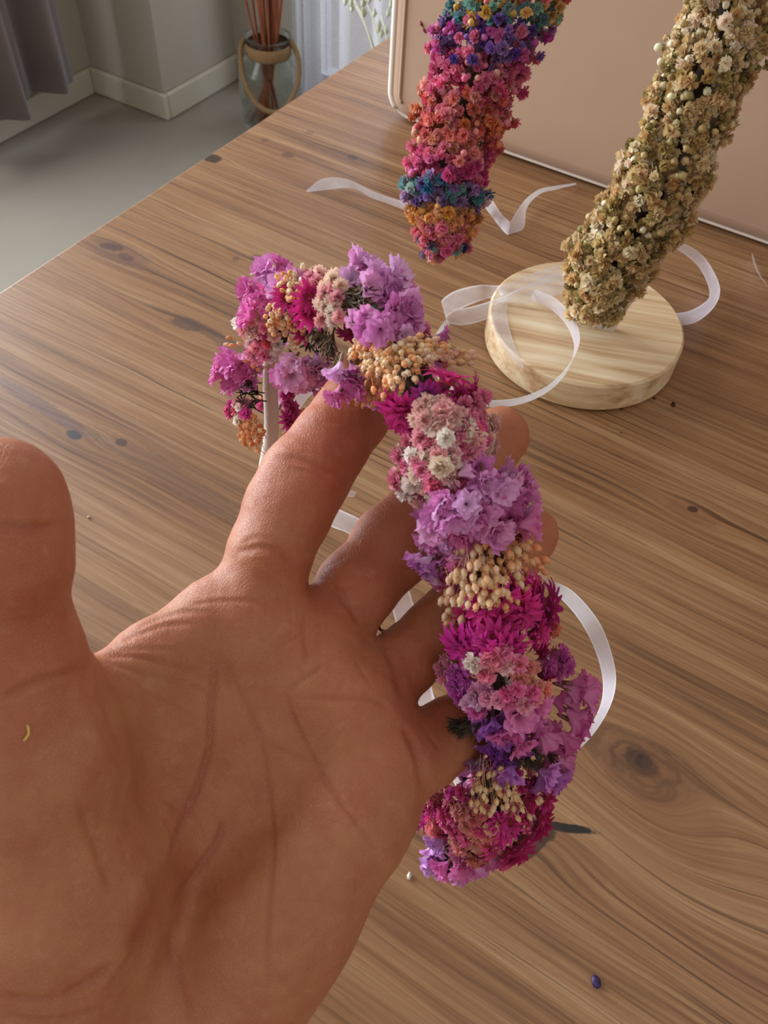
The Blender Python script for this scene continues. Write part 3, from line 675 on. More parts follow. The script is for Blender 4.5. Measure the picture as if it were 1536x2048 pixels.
cluster(582, 835, 13, 22, 4, DAIS, 22, ['#d83a9a', '#c22a88'], extra=(.4, 0)); cluster(576, 795, 10, 20, 4, BLOS, 11, HOTP); cluster(600, 842, 6, 22, 5, PBUD, 9, PE, extra=(.5, 0)); cluster(570, 880, 12, 8, 4, PBUD, 8, PE); cluster(568, 745, 6, 26, 4, CALX, 14, BR)
# top of the arch
cluster(580, 572, 26, 30, 30, PBUD, 12.5, PE, lift=.011, down=.1); cluster(553, 640, 20, 30, 26, PBUD, 12.5, PE, lift=.008); cluster(617, 545, 14, 10, 6, PBUD, 11, PE, extra=(0, -.7)); cluster(592, 655, 26, 26, 22, PBUD, 12, PE, lift=.007)
cluster(600, 600, 28, 30, 3, DAIS, 34, MG, lift=.009, down=0); cluster(598, 645, 12, 22, 2, DAIS, 26, MG, lift=.005); cluster(628, 575, 6, 18, 2, DAIS, 24, MG, lift=.006)
cluster(652, 578, 34, 34, 14, BLOS, 18, ['#f6dcc8', '#f7e6d6', '#f3c4bd', '#f0a6b4'], lift=.008); cluster(655, 618, 22, 26, 8, BLOS, 17, ['#f7e6d6', '#f6dcc8', '#f2b9b6'], lift=.009); cluster(622, 655, 24, 18, 6, BLOS, 17, PK, lift=.004)
cluster(708, 595, 30, 26, 12, CALX, 24, ['#6a5030', '#7a5f36', '#5a4426'], lift=.007, out=.5, down=0, extra=(.8, .5)); cluster(640, 672, 26, 24, 10, CALX, 24, BR, lift=.004, out=.5, extra=(-.5, .8)); cluster(658, 712, 14, 20, 6, CALX, 20, BR, lift=.004, extra=(0, 1))
cluster(735, 555, 44, 22, 9, STAT, 34, ST+STP, lift=.006, extra=(.3, -.7)); cluster(782, 600, 40, 32, 9, STAT, 34, ST, lift=.003, extra=(.8, -.3)); cluster(815, 640, 22, 24, 6, STAT, 28, ST+STM, extra=(.8, 0))
cluster(730, 655, 48, 12, 8, STAT, 28, ST, ang=-8, lift=.009, extra=(0, -.2)); cluster(790, 655, 30, 16, 4, STAT, 26, ST, lift=.006)
cluster(600, 732, 34, 20, 10, STAT, 32, ST+STP, lift=.008, extra=(-.3, 1)); cluster(665, 745, 32, 22, 9, STAT, 32, STP+ST, lift=.010, extra=(.1, 1)); cluster(672, 772, 30, 14, 6, STAT, 28, STM, lift=.006, extra=(0, 1)); cluster(655, 690, 14, 12, 4, BLOS, 13, PK)
# peach sprays over the index finger
cluster(742, 712, 42, 38, 60, PBUD, 13.5, PE, lift=.008, down=0, extra=(-.4, .4)); cluster(795, 728, 42, 42, 54, PBUD, 13.5, PE, lift=.008, extra=(.2, .2)); cluster(845, 700, 46, 26, 40, PBUD, 13.5, PE+['#f6d6c4'], lift=.006, extra=(.7, -.4)); cluster(912, 713, 38, 13, 26, PBUD, 13, ['#f6d6c4', '#f5cf9e', '#f4c6ae'], ang=8, jz=-.002, extra=(1, .1)); cluster(742, 785, 36, 26, 36, PBUD, 13, ['#f0b47e', '#eda878', '#f2c08c'], lift=.002, extra=(-.3, .8)); cluster(780, 770, 24, 20, 8, PBUD, 13, PE, lift=.011, extra=(.2, .9))
cluster(892, 768, 1, 1, 1, DAIS, 55, MG, lift=.007, down=-.3, extra=(.2, -.3)); cluster(802, 808, 14, 6, 2, DAIS, 44, MG, lift=.005, extra=(-.2, .3)); cluster(848, 800, 26, 14, 4, DAIS, 38, MG, lift=.004); cluster(846, 778, 10, 5, 1, DAIS, 28, ['#9c1088'], lift=.007); cluster(925, 790, 16, 10, 2, DAIS, 30, MG)
cluster(812, 835, 8, 10, 2, DAIS, 34, MG, extra=(0, .8))
# pink blossoms
cluster(868, 828, 40, 26, 12, BLOS, 23, ['#f7e6d6', '#f6dcc8', '#f3c4bd', '#f2b9b6'], lift=.008, extra=(-.1, -.3)); cluster(905, 870, 56, 50, 26, BLOS, 22, PK, lift=.006); cluster(945, 815, 20, 22, 6, BLOS, 20, ['#e887a8', '#ec8fa6'], lift=.003); cluster(960, 880, 24, 44, 12, BLOS, 20, ['#f3c4bd', '#f6dcc8', '#f2b9b6'], extra=(.5, 0))
cluster(862, 935, 54, 34, 18, BLOS, 22, PK, lift=.006); cluster(905, 870, 60, 40, 8, BLOS, 18, ['#e2408e', '#dd4f94'], lift=.005); cluster(799, 950, 8, 10, 2, BLOS, 21, ['#ea86a0', '#f0a6b4'], jz=-.003, extra=(-.7, 0)); cluster(832, 982, 28, 18, 7, BLOS, 20, PK, extra=(-.3, .5), lift=.002); cluster(818, 905, 16, 24, 5, BLOS, 20, PK, extra=(-.6, 0)); cluster(895, 960, 34, 22, 8, BLOS, 20, ['#e56f92', '#f0a6b4'], lift=.004); cluster(892, 885, 3, 3, 1, BLOS, 22, ['#f9f3e6'], lift=.012); cluster(882, 925, 4, 3, 1, BLOS, 24, ['#f4e2c2'], lift=.012)
# statice
cluster(962, 958, 52, 30, 12, STAT, 36, ST, ang=10, lift=.006); cluster(1025, 975, 34, 42, 10, STAT, 36, ST+STM, extra=(.8, 0)); cluster(1000, 1030, 58, 42, 16, STAT, 38, ST+STM, lift=.005, extra=(.3, .3)); cluster(890, 1022, 46, 30, 9, STAT, 36, STP+ST, lift=.008, extra=(-.1, -.2)); cluster(870, 1062, 30, 26, 5, STAT, 36, ST, lift=.004, extra=(-.3, .3)); cluster(905, 1090, 36, 34, 7, STAT, 34, STM+ST, lift=.003, extra=(0, .6)); cluster(850, 1122, 30, 22, 5, STAT, 36, STP+['#da8cd8'], jz=-.004, extra=(-.4, .9)); cluster(885, 1130, 24, 20, 3, STAT, 32, STM, extra=(0, .8)); cluster(915, 985, 20, 10, 4, CALX, 14, ['#2b1c12'], lift=-.002)
# peach buds
cluster(985, 1120, 90, 40, 36, PBUD, 15, PE, ang=-10, lift=.004, down=.9, extra=(-.1, .7)); cluster(950, 1170, 60, 44, 34, PBUD, 15.5, ['#f8e3c4', '#f5d2a2', '#f6d9b2'], lift=.008, down=.9, extra=(-.1, .7)); cluster(1050, 1130, 44, 46, 26, PBUD, 14, ['#f0b47e', '#f2c08c', '#edb088'], lift=.002, down=.8, extra=(.5, .4)); cluster(905, 1215, 28, 34, 12, PBUD, 16, ['#f8e3c4', '#f5d2a2'], lift=.004, down=.9, extra=(-.2, .8)); cluster(1000, 1190, 50, 24, 14, PBUD, 15, PE, lift=.006, down=.9)
cluster(1005, 1215, 46, 26, 6, DAIS, 42, MG, lift=.003); cluster(1072, 1222, 18, 30, 4, DAIS, 46, ['#d8228e', '#cc1690'], extra=(.8, 0)); cluster(1040, 1190, 20, 14, 2, DAIS, 36, MG); cluster(930, 1240, 24, 20, 3, DAIS, 34, MG); cluster(985, 1262, 60, 10, 4, CALX, 16, ['#2a1a14']); cluster(960, 1290, 44, 18, 5, DAIS, 44, ['#e01cae', '#d0109a'], lift=.006, extra=(-.1, .2)); cluster(1012, 1283, 34, 14, 3, DAIS, 44, ['#d81696'], lift=.008, down=.8); cluster(1060, 1262, 16, 12, 2, DAIS, 32, MG); cluster(1100, 1250, 5, 9, 2, BLOS, 16, ['#e8866e'], extra=(.8, .4))
# pink and violet blossoms
cluster(893, 1332, 14, 18, 4, BLOS, 20, ['#f0a6c0', '#ea86a8'], extra=(-.8, 0)); cluster(925, 1370, 20, 30, 9, BLOS, 21, VIO+['#dd66cc'], lift=.004, extra=(-.5, 0)); cluster(990, 1325, 44, 22, 10, BLOS, 21, PK+['#f09a9a'], lift=.009); cluster(1045, 1335, 22, 20, 5, BLOS, 21, ['#f08a7c', '#ef9c96'], lift=.008); cluster(1108, 1325, 26, 22, 7, BLOS, 22, ['#d65cb8', '#e070bc'], extra=(.6, 0), lift=.001); cluster(1075, 1380, 16, 14, 3, BLOS, 20, ['#f3a79a'], lift=.008); cluster(1028, 1392, 40, 14, 8, BLOS, 20, ['#ec78b0', '#f0a6c0'], lift=.009); cluster(965, 1400, 22, 26, 7, BLOS, 20, ['#e99cc4', '#e6b4d4', '#e070bc'], lift=.006); cluster(1020, 1358, 24, 12, 3, CALX, 14, ['#2b1c12'], lift=.002)
cluster(1145, 1400, 28, 38, 9, STAT, 36, STM, extra=(1, .3)); cluster(1060, 1440, 50, 30, 11, STAT, 35, STM, lift=.004, extra=(.2, .8)); cluster(990, 1440, 36, 24, 7, STAT, 34, ['#b874d8', '#c478d0'], lift=.006, extra=(0, .8)); cluster(1100, 1465, 34, 26, 6, STAT, 34, STM, extra=(.5, .8)); cluster(1010, 1485, 34, 14, 5, STAT, 30, ['#a85cc8', '#b864c4'], lift=.002, extra=(0, 1)); cluster(1075, 1400, 26, 14, 3, STAT, 32, STM, lift=.005)
cluster(936, 1448, 20, 14, 8, CALX, 24, ['#3c3428', '#4c4434'], lift=.004, extra=(-.7, .7)); cluster(1062, 1508, 34, 14, 8, CALX, 22, ['#54462e', '#3c3222'], lift=.004, extra=(.2, 1)); cluster(1110, 1500, 16, 10, 3, CALX, 18, BR, extra=(.5, .8))
cluster(905, 1490, 10, 12, 3, STAT, 30, ['#cf9ae0'], jz=-.002, extra=(-.4, 1)); cluster(935, 1505, 6, 12, 2, STAT, 28, ['#c088c8'], extra=(.1, 1), lift=.003); cluster(1030, 1535, 18, 14, 3, STAT, 34, ['#cf8fe2'], lift=.006, extra=(-.2, 1)); cluster(1088, 1548, 16, 12, 3, STAT, 34, ['#d79ae0'], lift=.004, extra=(.2, 1)); cluster(1110, 1530, 10, 14, 3, STAT, 28, STM, extra=(.8, .5))
cluster(985, 1600, 48, 28, 22, LBUD, 11, ['#f4dcb4', '#f0cfa0', '#f6e4c6'], lift=.008, out=.25, down=.2, extra=(.1, 1.2)); cluster(985, 1560, 36, 22, 12, PBUD, 11, ['#f4dcb4', '#f0cfa0'], lift=.006, down=1); cluster(1040, 1625, 20, 10, 4, LBUD, 11, ['#f4dcb4'], lift=.008, out=.2, down=.2, extra=(.5, 1)); cluster(1072, 1600, 8, 8, 3, PBUD, 11, ['#f4dcb4'], lift=.004)
# curled-under tail
cluster(895, 1600, 40, 34, 16, BLOS, 19, HOTP+['#e0409a'], lift=.001, extra=(-.4, -.1)); cluster(930, 1655, 60, 36, 26, BLOS, 20, ['#f0a296', '#ee8f92', '#e868a0', '#f3b8a4', '#e2508e'], lift=.001); cluster(850, 1640, 20, 26, 4, DAIS, 30, ['#a80c7a', '#d01ca0'], extra=(-.6, 0)); cluster(872, 1680, 20, 22, 5, STAT, 34, ['#e8c6ee', '#dca6e4'], lift=.003, extra=(-.4, .5)); cluster(1058, 1610, 28, 40, 6, DAIS, 34, ['#d01480', '#c81078'], extra=(.6, 0)); cluster(1015, 1680, 34, 18, 5, DAIS, 34, ['#d8228e'], lift=.001, extra=(.2, .6)); cluster(985, 1700, 50, 16, 8, BLOS, 18, ['#ee9a90', '#e86a9a'], extra=(0, .5)); cluster(930, 1715, 50, 14, 7, STAT, 28, STM, jz=.003, extra=(0, .8)); cluster(1030, 1660, 16, 8, 3, CALX, 14, ['#2a1210'], lift=.002); cluster(990, 1640, 30, 14, 4, DAIS, 30, MG)
cluster(1030, 1580, 60, 70, 14, BLOS, 18, HOTP, lift=-.002); cluster(940, 1580, 30, 30, 3, CALX, 14, ['#2a1210'], lift=-.003)
# underside of the garland, kept short where it lies on the fingers
for k in range(8, 88, 1):
    tg = FW[min(k+1, 89)]-FW[k-1]; tg /= np.linalg.norm(tg); vw = FW[k]-CAM; vw /= np.linalg.norm(vw); sd = np.cross(tg, vw)
    for j in range(2):
        a = R3.uniform(-1.5, 1.5); n = vw*math.cos(a)+sd*math.sin(a); rr = .0045+.004*abs(math.sin(a))
        pr_, sz, cs = [(BLOS, .0021, HOTP+PK), (STAT, .0036, ST), (PBUD, .0013, PE), (DAIS, .0036, MG)][(k//9+j) % 4]
        B.add(pr_, FW[k]+n*rr, n+tg*.6+R3.normal(size=3)*.2, sz, jcol(cs))
B.emit(crown)
M_tape = simple('white_floral_tape', lin('#cfc4b4'), .6, (1200, .4, .0004), .08, 400)
M_stalk = simple('dark_stalks', lin('#3c2c1a'), .8, None, .3, 300)
b = MB(); b.tube(FW, .0021, 10); b.build('wire_band', M_tape, crown, True)
b = MB()
for k in range(9):
    a = k*.7; b.tube(FW[16:87]+np.stack([np.cos(a+np.arange(71)*.13), np.sin(a+np.arange(71)*.13), np.cos(a*2+np.arange(71)*.1)], 1)*.0028, .0011, 5)
b.build('stalk_bundle', M_stalk, crown, True)
# ---- garlands on the arch stand
def garland(root, path, radii, dens, colf, sizes, buds=.25, seedoff=0, tilt=.5, lump=.18):
    B2 = Bunch(); W_ = spline([P(*q) for q in path], 80); R_ = np.interp(np.linspace(0, 1, 80), np.linspace(0, 1, len(radii)), radii)
    seg = np.linalg.norm(np.diff(W_, axis=0), axis=1); cum = np.concatenate([[0], np.cumsum(seg)]); n = int(dens*cum[-1])
    for i in range(n):
        s_ = (i+R3.uniform(0, 1))/n*cum[-1]; k = min(int(np.searchsorted(cum, s_)), 79); a = i*2.39996+R3.uniform(-.4, .4)
        tg = W_[min(k+1, 79)]-W_[max(k-1, 0)]; tg /= np.linalg.norm(tg); u_ = np.cross(tg, [.1, .9, .3]); u_ /= np.linalg.norm(u_); v_ = np.cross(tg, u_)
        f = (s_-cum[k-1])/(seg[k-1]+1e-9) if k > 0 else 0; c = W_[max(k-1, 0)]*(1-f)+W_[k]*f
        nn = u_*math.cos(a)+v_*math.sin(a); R = R_[k]*F_scale(c)
        rr = R*(1-lump+lump*(.5+.5*math.sin(a*2+s_*220))+R3.normal()*.09); pos = c+nn*rr*(R3.choice([.72, .84, .92, .98]))
        px, py, z = proj(pos)
        sz = sizes*z/F*R3.uniform(.8, 1.2); isb = R3.random() < buds
        B2.add(SBUD if isb else SMALL, pos, nn-tg*tilt+R3.normal(size=3)*.35, sz*(.8 if isb else 1), colf(px, py))
    return B2, W_
def F_scale(c): return 1.0
def rb_col(px, py):
    px += R3.normal()*8; py = py+R3.normal()*6-.12*(px-950)
    bands = [(-300, ['#e2b43c', '#e8c070', '#e28a90']), (-60, ['#5a2a9a', '#d81b84']), (-5, ['#e0b848', '#e8c060', '#e6a060', '#e0606a']), (28, ['#e0b848', '#1f8f9a', '#52b0a0', '#7ac0ae']), (48, ['#1f8f9a', '#5a2a9a', '#7a2fae', '#e0b848']), (100, ['#5226a0', '#6a2fb0', '#5a2a9a', '#c828a8', '#e0609a']),
             (140, ['#5226a0', '#e05a92', '#e88aa0', '#d8308e']), (180, ['#e05090', '#e86a98', '#e83a8e', '#efb0a0']), (215, ['#e8567c', '#e07ea0', '#e06a50', '#f0a090']), (300, ['#e0605e', '#e87a6c', '#ea8a88', '#e0708c', '#e07a2c', '#eeb48e', '#e2555a']), (325, ['#e04a90', '#e0568a', '#ea8a88']), (362, ['#d82c94', '#e04494', '#c81f8c', '#e87aa0']), (395, ['#1f8f9a', '#2a7fb0', '#3aa4a8', '#8cc0b8', '#6a3aa8']), (418, ['#8a6ab8', '#c8a8c8', '#5a3a90', '#d8b4c0']), (460, ['#e8a83a', '#e2a83c', '#eab070', '#e0904a']), (492, ['#e8607e', '#e87aa0', '#e8906c']), (520, ['#2a9aa8', '#e8b878', '#e868a0', '#3a3070', '#e07a90']), (999, ['#e8b060', '#e86ab0', '#e8a070'])]
    for lim, cs in bands:
        if py < lim: return jcol(cs, .15)*.84+np.array([.16, .11, .09])*R3.uniform(0, 1.6)
    return jcol(['#e8b060'])
rain = empty('rainbow_flower_crown', P(950, 200, .37), 'rainbow dyed dried flower crown of pink, purple, teal and yellow blossoms hanging before the panel', 'flower crown')
RP = [(893,505,.402),(888,455,.40),(887,390,.396),(903,310,.39),(925,230,.385),(950,150,.38),(980,70,.375),(1010,0,.37),(1050,-80,.365),(1100,-170,.362),(1180,-260,.362),(1290,-310,.365)]
Rr = np.array([38, 62, 80, 82, 90, 96, 100, 103, 105, 100, 95, 90])*.385/F
B2, RW = garland(rain, RP, Rr, 10500, rb_col, 13.5, .2); B2.emit(rain, labels=colour_word)
b = MB(); b.tube(RW, .0045, 8); b.build('wire_band', M_stalk, rain, True)
cream = empty('cream_flower_crown', P(1330, 300, .42), 'cream and olive dried flower crown hanging over the arch of the round wooden stand', 'flower crown')
CP = [(1188,640,.487),(1200,570,.482),(1235,500,.474),(1290,430,.462),(1325,350,.452),(1360,270,.443),(1395,190,.434),(1425,110,.426),(1455,30,.42),(1485,-60,.415),(1500,-150,.412),(1480,-240,.408),(1420,-310,.40)]
Rc = np.array([42, 72, 88, 88, 84, 82, 84, 88, 90, 90, 90, 90, 90])*.45/F
def cr_col(px, py):
    o = R3.random(); top = np.clip((330-py)/300, 0, 1)
    if o < .55: return jcol(['#f2e6c0', '#ecdcae', '#f6ecd0'] if R3.random() < .3+.45*top else ['#e6d09a', '#dcc28a', '#e2ca96'], .1)
    if o < .8: return jcol(['#d2b47a', '#c8a86a', '#d6be80'], .15)
    return jcol(['#b0a05c', '#9c8c4c', '#bea05c'], .15)
B3, CW = garland(cream, CP, Rc, 9500, cr_col, 14.5, .3); B3.emit(cream)
b = MB(); b.tube(CW, .005, 8); b.build('wire_band', M_stalk, cream, True)
# ---------------------------------------------------------------- round stand with its white arch
dp = [T(x, y, .022) for x, y in ((983,633),(1087,515),(1289,570),(1341,623),(1371,690),(1341,752),(1231,781),(1135,748))]
A_ = np.array([[2*p[0], 2*p[1], 1] for p in dp]); s_ = np.linalg.lstsq(A_, np.array([p[0]**2+p[1]**2 for p in dp]), rcond=None)[0]
dc = s_[:2]; dr = math.sqrt(s_[2]+dc@dc)
stand = empty('headband_stand', (dc[0], dc[1], 0), 'round pale pine stand with a white arch holding up the cream flower crown', 'display stand')
V, Fc = lathe([(0, .0005), (dr-.002, .0005), (dr, .0025), (dr, .0205), (dr-.0015, .022), (0, .022)], 96, (dc[0], dc[1], 0))
dk = mesh('base', V, Fc, M_pine, stand, smooth=False)
M_arch = simple('matt_white_arch', lin('#cdbfb2'), .5, None, .03)
def strip(path, width, thick, wdir):
    """flat bar of real thickness along a path"""
    p = np.asarray(path); tg = np.gradient(p, axis=0); tg /= np.linalg.norm(tg, axis=1)[:, None]; V = []
    for i in range(len(p)):
        w = np.array(wdir)-tg[i]*(np.dot(wdir, tg[i])); w /= np.linalg.norm(w); n = np.cross(tg[i], w)
        for a, b_ in ((-1, -1), (1, -1), (1, 1), (-1, 1)): V.append(p[i]+w*a*width/2+n*b_*thick/2)
    m = len(p); Fc = [(i*4+k, i*4+(k+1) % 4, (i+1)*4+(k+1) % 4, (i+1)*4+k) for i in range(m-1) for k in range(4)]+[(3, 2, 1, 0), tuple(range((m-1)*4, m*4))]
    return V, Fc
foot = T(1193, 652, .0225)
ap = spline([foot, P(1232, 590, .515), P(1285, 515, .492), P(1335, 430, .470), P(1375, 330, .456), P(1420, 210, .442), P(1465, 80, .430), P(1500, -60, .42), P(1500, -160, .412), P(1440, -290, .40), P(1290, -320, .368), P(1180, -275, .364)], 50)
V, Fc = strip(ap, .022, .004, MC@np.array([1, .35, 0.])); mesh('arch', V, Fc, M_arch, stand, smooth=False)
# ---------------------------------------------------------------- ribbons
def ribbon_mat(name, a, e):
    t = NT(name); x, y, z = t.sep(t.coord('UV')); edge = t.step(t.op('ABSOLUTE', x-.5), .38, .47); wv_ = t.noise(t.coord(), 2500, 2)
    al = edge*(e-a)+a+(wv_-.5)*.12+t.step(t.noise(t.coord(), 60, 2), .45, .7)*.10
    sh = t.mixs(.35, t.pbsdf(lin('#e9e2ec'), .4, None, Specular_IOR_Level=.6, Sheen_Weight=.4), t.n('ShaderNodeBsdfTranslucent').outputs[0])
    return t.fin(t.mixs(al, t.n('ShaderNodeBsdfTransparent').outputs[0], sh))
M_org = ribbon_mat('sheer_organza', .42, .85); M_org2 = ribbon_mat('organza_doubled', .66, .92)
def ribbon(name, e1, e2, mat, label, n=60, parent=None):
    """e1/e2: the two selvedges, each a list of (pixel x, pixel y, height above the table) or world points"""
    def W_(q): return q if isinstance(q, np.ndarray) else T(*q)
    a = spline([W_(q) for q in e1], n); b_ = spline([W_(q) for q in e2], n); m = 4; V = []; uv = []
    for i in range(n):
        for k in range(m+1):
            f = k/m; V.append(a[i]*(1-f)+b_[i]*f); uv.append((f, i/n*10))
    Fc = [(i*(m+1)+k, i*(m+1)+k+1, (i+1)*(m+1)+k+1, (i+1)*(m+1)+k) for i in range(n-1) for k in range(m)]
    # a second face a hair behind gives the cloth its thickness
    o = mesh(name, V, Fc, mat, parent, uv=uv)
    if not parent: tag(o, label, 'ribbon')
    return o
# ties of the rainbow crown
ribbon('ribbon_tie', [(612,382,.001),(640,360,.006),(672,355,.010),(705,362,.010),(740,380,.008),(775,393,.010),(820,408,.02),(870,430,.05)],
       [(616,384,.001),(650,380,.001),(685,376,.001),(712,378,.002),(742,395,.002),(778,408,.003),(820,424,.01),(870,440,.05)], M_org2, 'l', parent=rain)
ribbon('ribbon_tie', [(925,400,.06),(965,392,.04),(985,402,.02),(1003,428,.008),(1019,443,.006),(1021,444,.006),(1034,422,.008),(1052,398,.010),(1078,379,.010),(1110,372,.008),(1152,366,.004)],
       [(925,412,.06),(960,408,.03),(980,428,.008),(998,452,.002),(1014,469,.001),(1022,467,.001),(1047,456,.001),(1054,415,.004),(1080,388,.006),(1112,379,.005),(1153,369,.002)], M_org2, 'l', 80, rain)
# ties of the cream crown
ribbon('ribbon_tie', [(1160,550,.06),(1110,548,.05),(1050,572,.036),(1000,595,.030),(940,614,.026),(900,617,.024),(884,609,.024),(888,596,.024),(915,580,.022),(960,570,.020),(1005,570,.026),(1060,548,.030),(1120,530,.04)],
       [(1160,590,.045),(1115,590,.030),(1060,606,.024),(1010,624,.010),(960,643,.003),(925,650,.002),(898,646,.001),(894,634,.001),(920,618,.002),(965,600,.003),(1005,590,.023),(1060,575,.024),(1120,560,.03)], M_org, 'l', 110, cream)
ribbon('ribbon_tie', [(890,640,.003),(870,672,.012),(864,705,.016),(880,750,.02),(925,786,.03),(960,797,.032),(1000,800,.034),(1050,792,.036),(1100,768,.040),(1140,726,.044),(1158,690,.046),(1157,660,.05),(1143,630,.052),(1110,596,.045),(1070,578,.036)],
       [(900,646,.001),(882,672,.002),(868,708,.004),(880,765,.006),(925,804,.012),(960,811,.014),(1000,815,.016),(1052,805,.020),(1098,782,.026),(1133,745,.034),(1148,700,.040),(1142,668,.040),(1125,640,.032),(1100,618,.026),(1060,598,.0235)], M_org2, 'l', 120, cream)
ribbon('ribbon_tie', [(1010,585,.0245),(990,610,.024),(985,640,.0235),(1004,690,.0232),(1044,738,.0226)],
       [(1016,600,.024),(1012,625,.0236),(1018,655,.0232),(1028,688,.0231),(1047,736,.0226)], M_org, 'l', 40, cream)
ribbon('ribbon_tie', [(1300,470,.05),(1350,480,.035),(1400,506,.026),(1430,548,.024),(1440,585,.022),(1425,618,.016),(1390,645,.012),(1345,652,.010),(1300,650,.003)],
       [(1300,490,.03),(1345,494,.016),(1390,526,.010),(1412,560,.006),(1419,590,.003),(1408,606,.001),(1378,622,.001),(1345,627,.001),(1300,628,.001)], M_org2, 'l', 70, cream)
o = ribbon('ribbon', [(1503,506,.004),(1508,530,.010),(1520,554,.012),(1545,580,.014),(1600,600,.012)],
       [(1506,509,.001),(1513,534,.002),(1527,560,.002),(1550,586,.002),(1600,612,.001)], M_org2, 'narrow white ribbon curling in from the right edge of the picture, right of the stand', 30)
# ties of the crown in the hand
ribbon('ribbon_tie', [P(1040,1140,.19), P(1095,1158,.205), P(1150,1186,.22), P(1202,1250,.235), P(1228,1325,.24), P(1231,1375,.24), P(1216,1422,.237), P(1182,1474,.23), P(1130,1524,.218), P(1080,1560,.208)],
       [P(1040,1155,.19), P(1095,1178,.205), P(1136,1212,.222), P(1172,1262,.238), P(1197,1320,.244), P(1206,1372,.244), P(1198,1418,.24), P(1170,1466,.232), P(1128,1520,.218), P(1078,1556,.208)], M_org2, 'l', 80, crown)
ribbon('ribbon_tie', [P(700,760,.24), P(660,760,.242), P(620,770,.245), P(590,795,.246), P(578,830,.245), P(572,870,.244), P(560,900,.242), P(545,940,.24), P(533,950,.237)],
       [P(700,790,.24), P(665,784,.242), P(632,783,.245), P(608,806,.246), P(590,836,.245), P(584,872,.244), P(574,905,.242), P(562,950,.24), P(540,958,.237)], M_org2, 'l', 60, crown)
ribbon('ribbon_tie', [P(533,945,.237), P(590,975,.25), P(640,1002,.27), P(690,1024,.285), P(730,1046,.29), P(790,1110,.292), P(830,1220,.29), P(858,1350,.28), P(870,1400,.275), P(900,1500,.26), P(925,1545,.24), P(940,1590,.225)],
       [P(533,958,.237), P(580,1000,.25), P(625,1032,.27), P(664,1054,.285), P(705,1074,.29), P(755,1140,.292), P(790,1240,.29), P(812,1375,.28), P(818,1430,.275), P(880,1520,.26), P(905,1560,.24), P(925,1600,.225)], M_org, 'l', 90, crown)
ribbon('ribbon_tie', [P(640,970,.27), P(685,978,.275), P(713,984,.276)], [P(640,988,.27), P(685,992,.275), P(708,994,.276)], M_org, 'l', 16, crown)
# ---------------------------------------------------------------- crumbs
def crumb(name, pos, size, mat, label, cat, sq=(1, .7, .6), seed=0):
    r = np.random.default_rng(seed); V, Fc = lathe([(0, -1), (.55, -.75), (.95, -.2), (.9, .35), (.5, .85), (0, 1)], 9)
    V = np.array(V)*(1+r.normal(size=(len(V), 1))*.12)*np.array(sq)*size; V[:, 2] += size*sq[2]; V = V@rotz(r.uniform(0, 6)).T+pos
    o = mesh(name, V, Fc, mat); tag(o, label, cat); return o
M_seed = simple('dark_seed', lin('#2c1a16'), .6); M_pp = simple('purple_petal', lin('#35204f'), .5); M_wc = simple('white_crumb', lin('#e0d6c6'), .7); M_rd = simple('crimson_scrap', lin('#8a1a35'), .6); M_ye = simple('yellow_fibre', lin('#e0bf62'), .6)
crumb('seed', T(1346, 811), .0018, M_seed, 'largest dark seed on the table, right of the round pine base', 'seed', (.7, 1.2, .6), 1)
crumb('seed', T(1308, 798), .0011, M_seed, 'small dark seed touching the lower right rim of the round pine base', 'seed', seed=2)
crumb('seed', T(1243, 820), .0010, M_seed, 'small dark seed just below the front of the round pine base', 'seed', seed=3)
crumb('seed', T(1241, 866), .0007, M_seed, 'tiny dark speck on the table some way below the pine base', 'seed', seed=4)
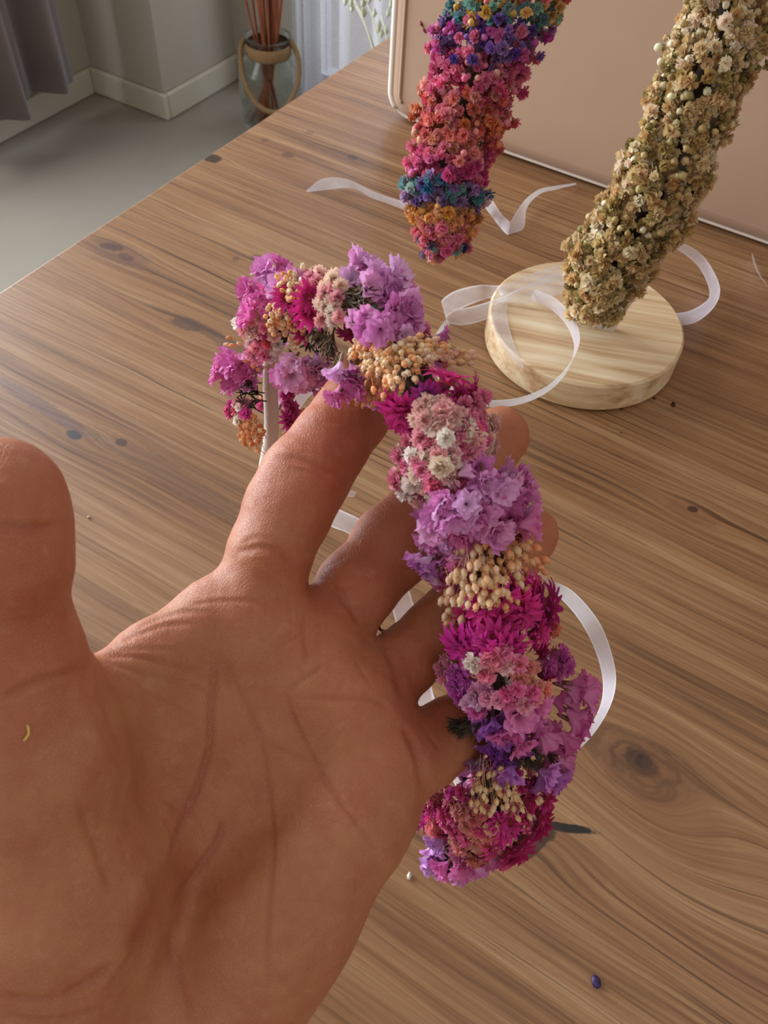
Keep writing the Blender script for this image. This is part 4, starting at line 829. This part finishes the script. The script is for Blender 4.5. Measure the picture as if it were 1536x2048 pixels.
crumb('petal_scrap', T(1191, 1964), .0028, M_pp, 'dark purple petal scrap on the table near the bottom of the picture', 'petal', (1, .7, .35), 5)
crumb('crumb', T(818, 1753), .0016, M_wc, 'white crumb on the table beside the heel of the hand', 'crumb', (1, .6, .6), 6)
crumb('crumb', T(178, 1035), .0011, M_wc, 'pale crumb on the table right of the thumb', 'crumb', (1, .6, .6), 7)
def on_hand(px, py):
    k = np.argmin((qx-px)**2+(qy-py)**2+np.where(Nh[:, 2] < 0, 0, 1e6)); return Wh[k], MC@Nh[k]
p_, n_ = on_hand(45, 1478); b = MB(); b.tube(spline([p_+n_*.0003, p_+n_*.0005+MC@np.array([.0008, -.0012, 0]), p_+n_*.0003+MC@np.array([.0006, -.0026, 0])], 8), [.0002]*7+[.0001], 5)
tag(b.build('fibre', M_ye, None, True), 'tiny yellow plant fibre stuck to the palm below the thumb', 'plant fibre')
for px, py, lb in ((840, 42, 'upper crimson petal speck on the beige panel'), (846, 55, 'lower crimson petal speck on the beige panel')):
    d = MC@np.array([(px-768)/F, (py-1024)/F, 1.]); q = CAM+d*((.6318-CAM[1])/d[1]); b = MB(); b.tube([q, q+[.0015, -.0004, -.0018], q+[.0028, 0, -.0035]], [.0004, .0012, .0004], 6); tag(b.build('petal_scrap', M_rd, None, True), lb, 'petal')
# ---------------------------------------------------------------- lights
def area(name, loc, target, sx, sy, power, color):
    l = bpy.data.lights.new(name, 'AREA'); l.shape = 'RECTANGLE'; l.size = sx; l.size_y = sy; l.energy = power; l.color = color
    o = bpy.data.objects.new(name, l); COL.objects.link(o); o.location = loc
    o.rotation_euler = (Vector(target)-Vector(loc)).to_track_quat('-Z', 'Y').to_euler(); return o
area('window_light', (XL-.3, .15, .5), (0, .25, 0), 2.0, 1.8, 115, (.86, .93, 1.))
area('back_window_light', (-.3, YW+.35, .5), (-.3, .2, 0.2), 1.9, 1.8, 50, (.80, .88, 1.))
w = bpy.data.worlds.new('world'); SC.world = w; w.use_nodes = True
w.node_tree.nodes['Background'].inputs[0].default_value = (1., .93, .86, 1); w.node_tree.nodes['Background'].inputs[1].default_value = .48
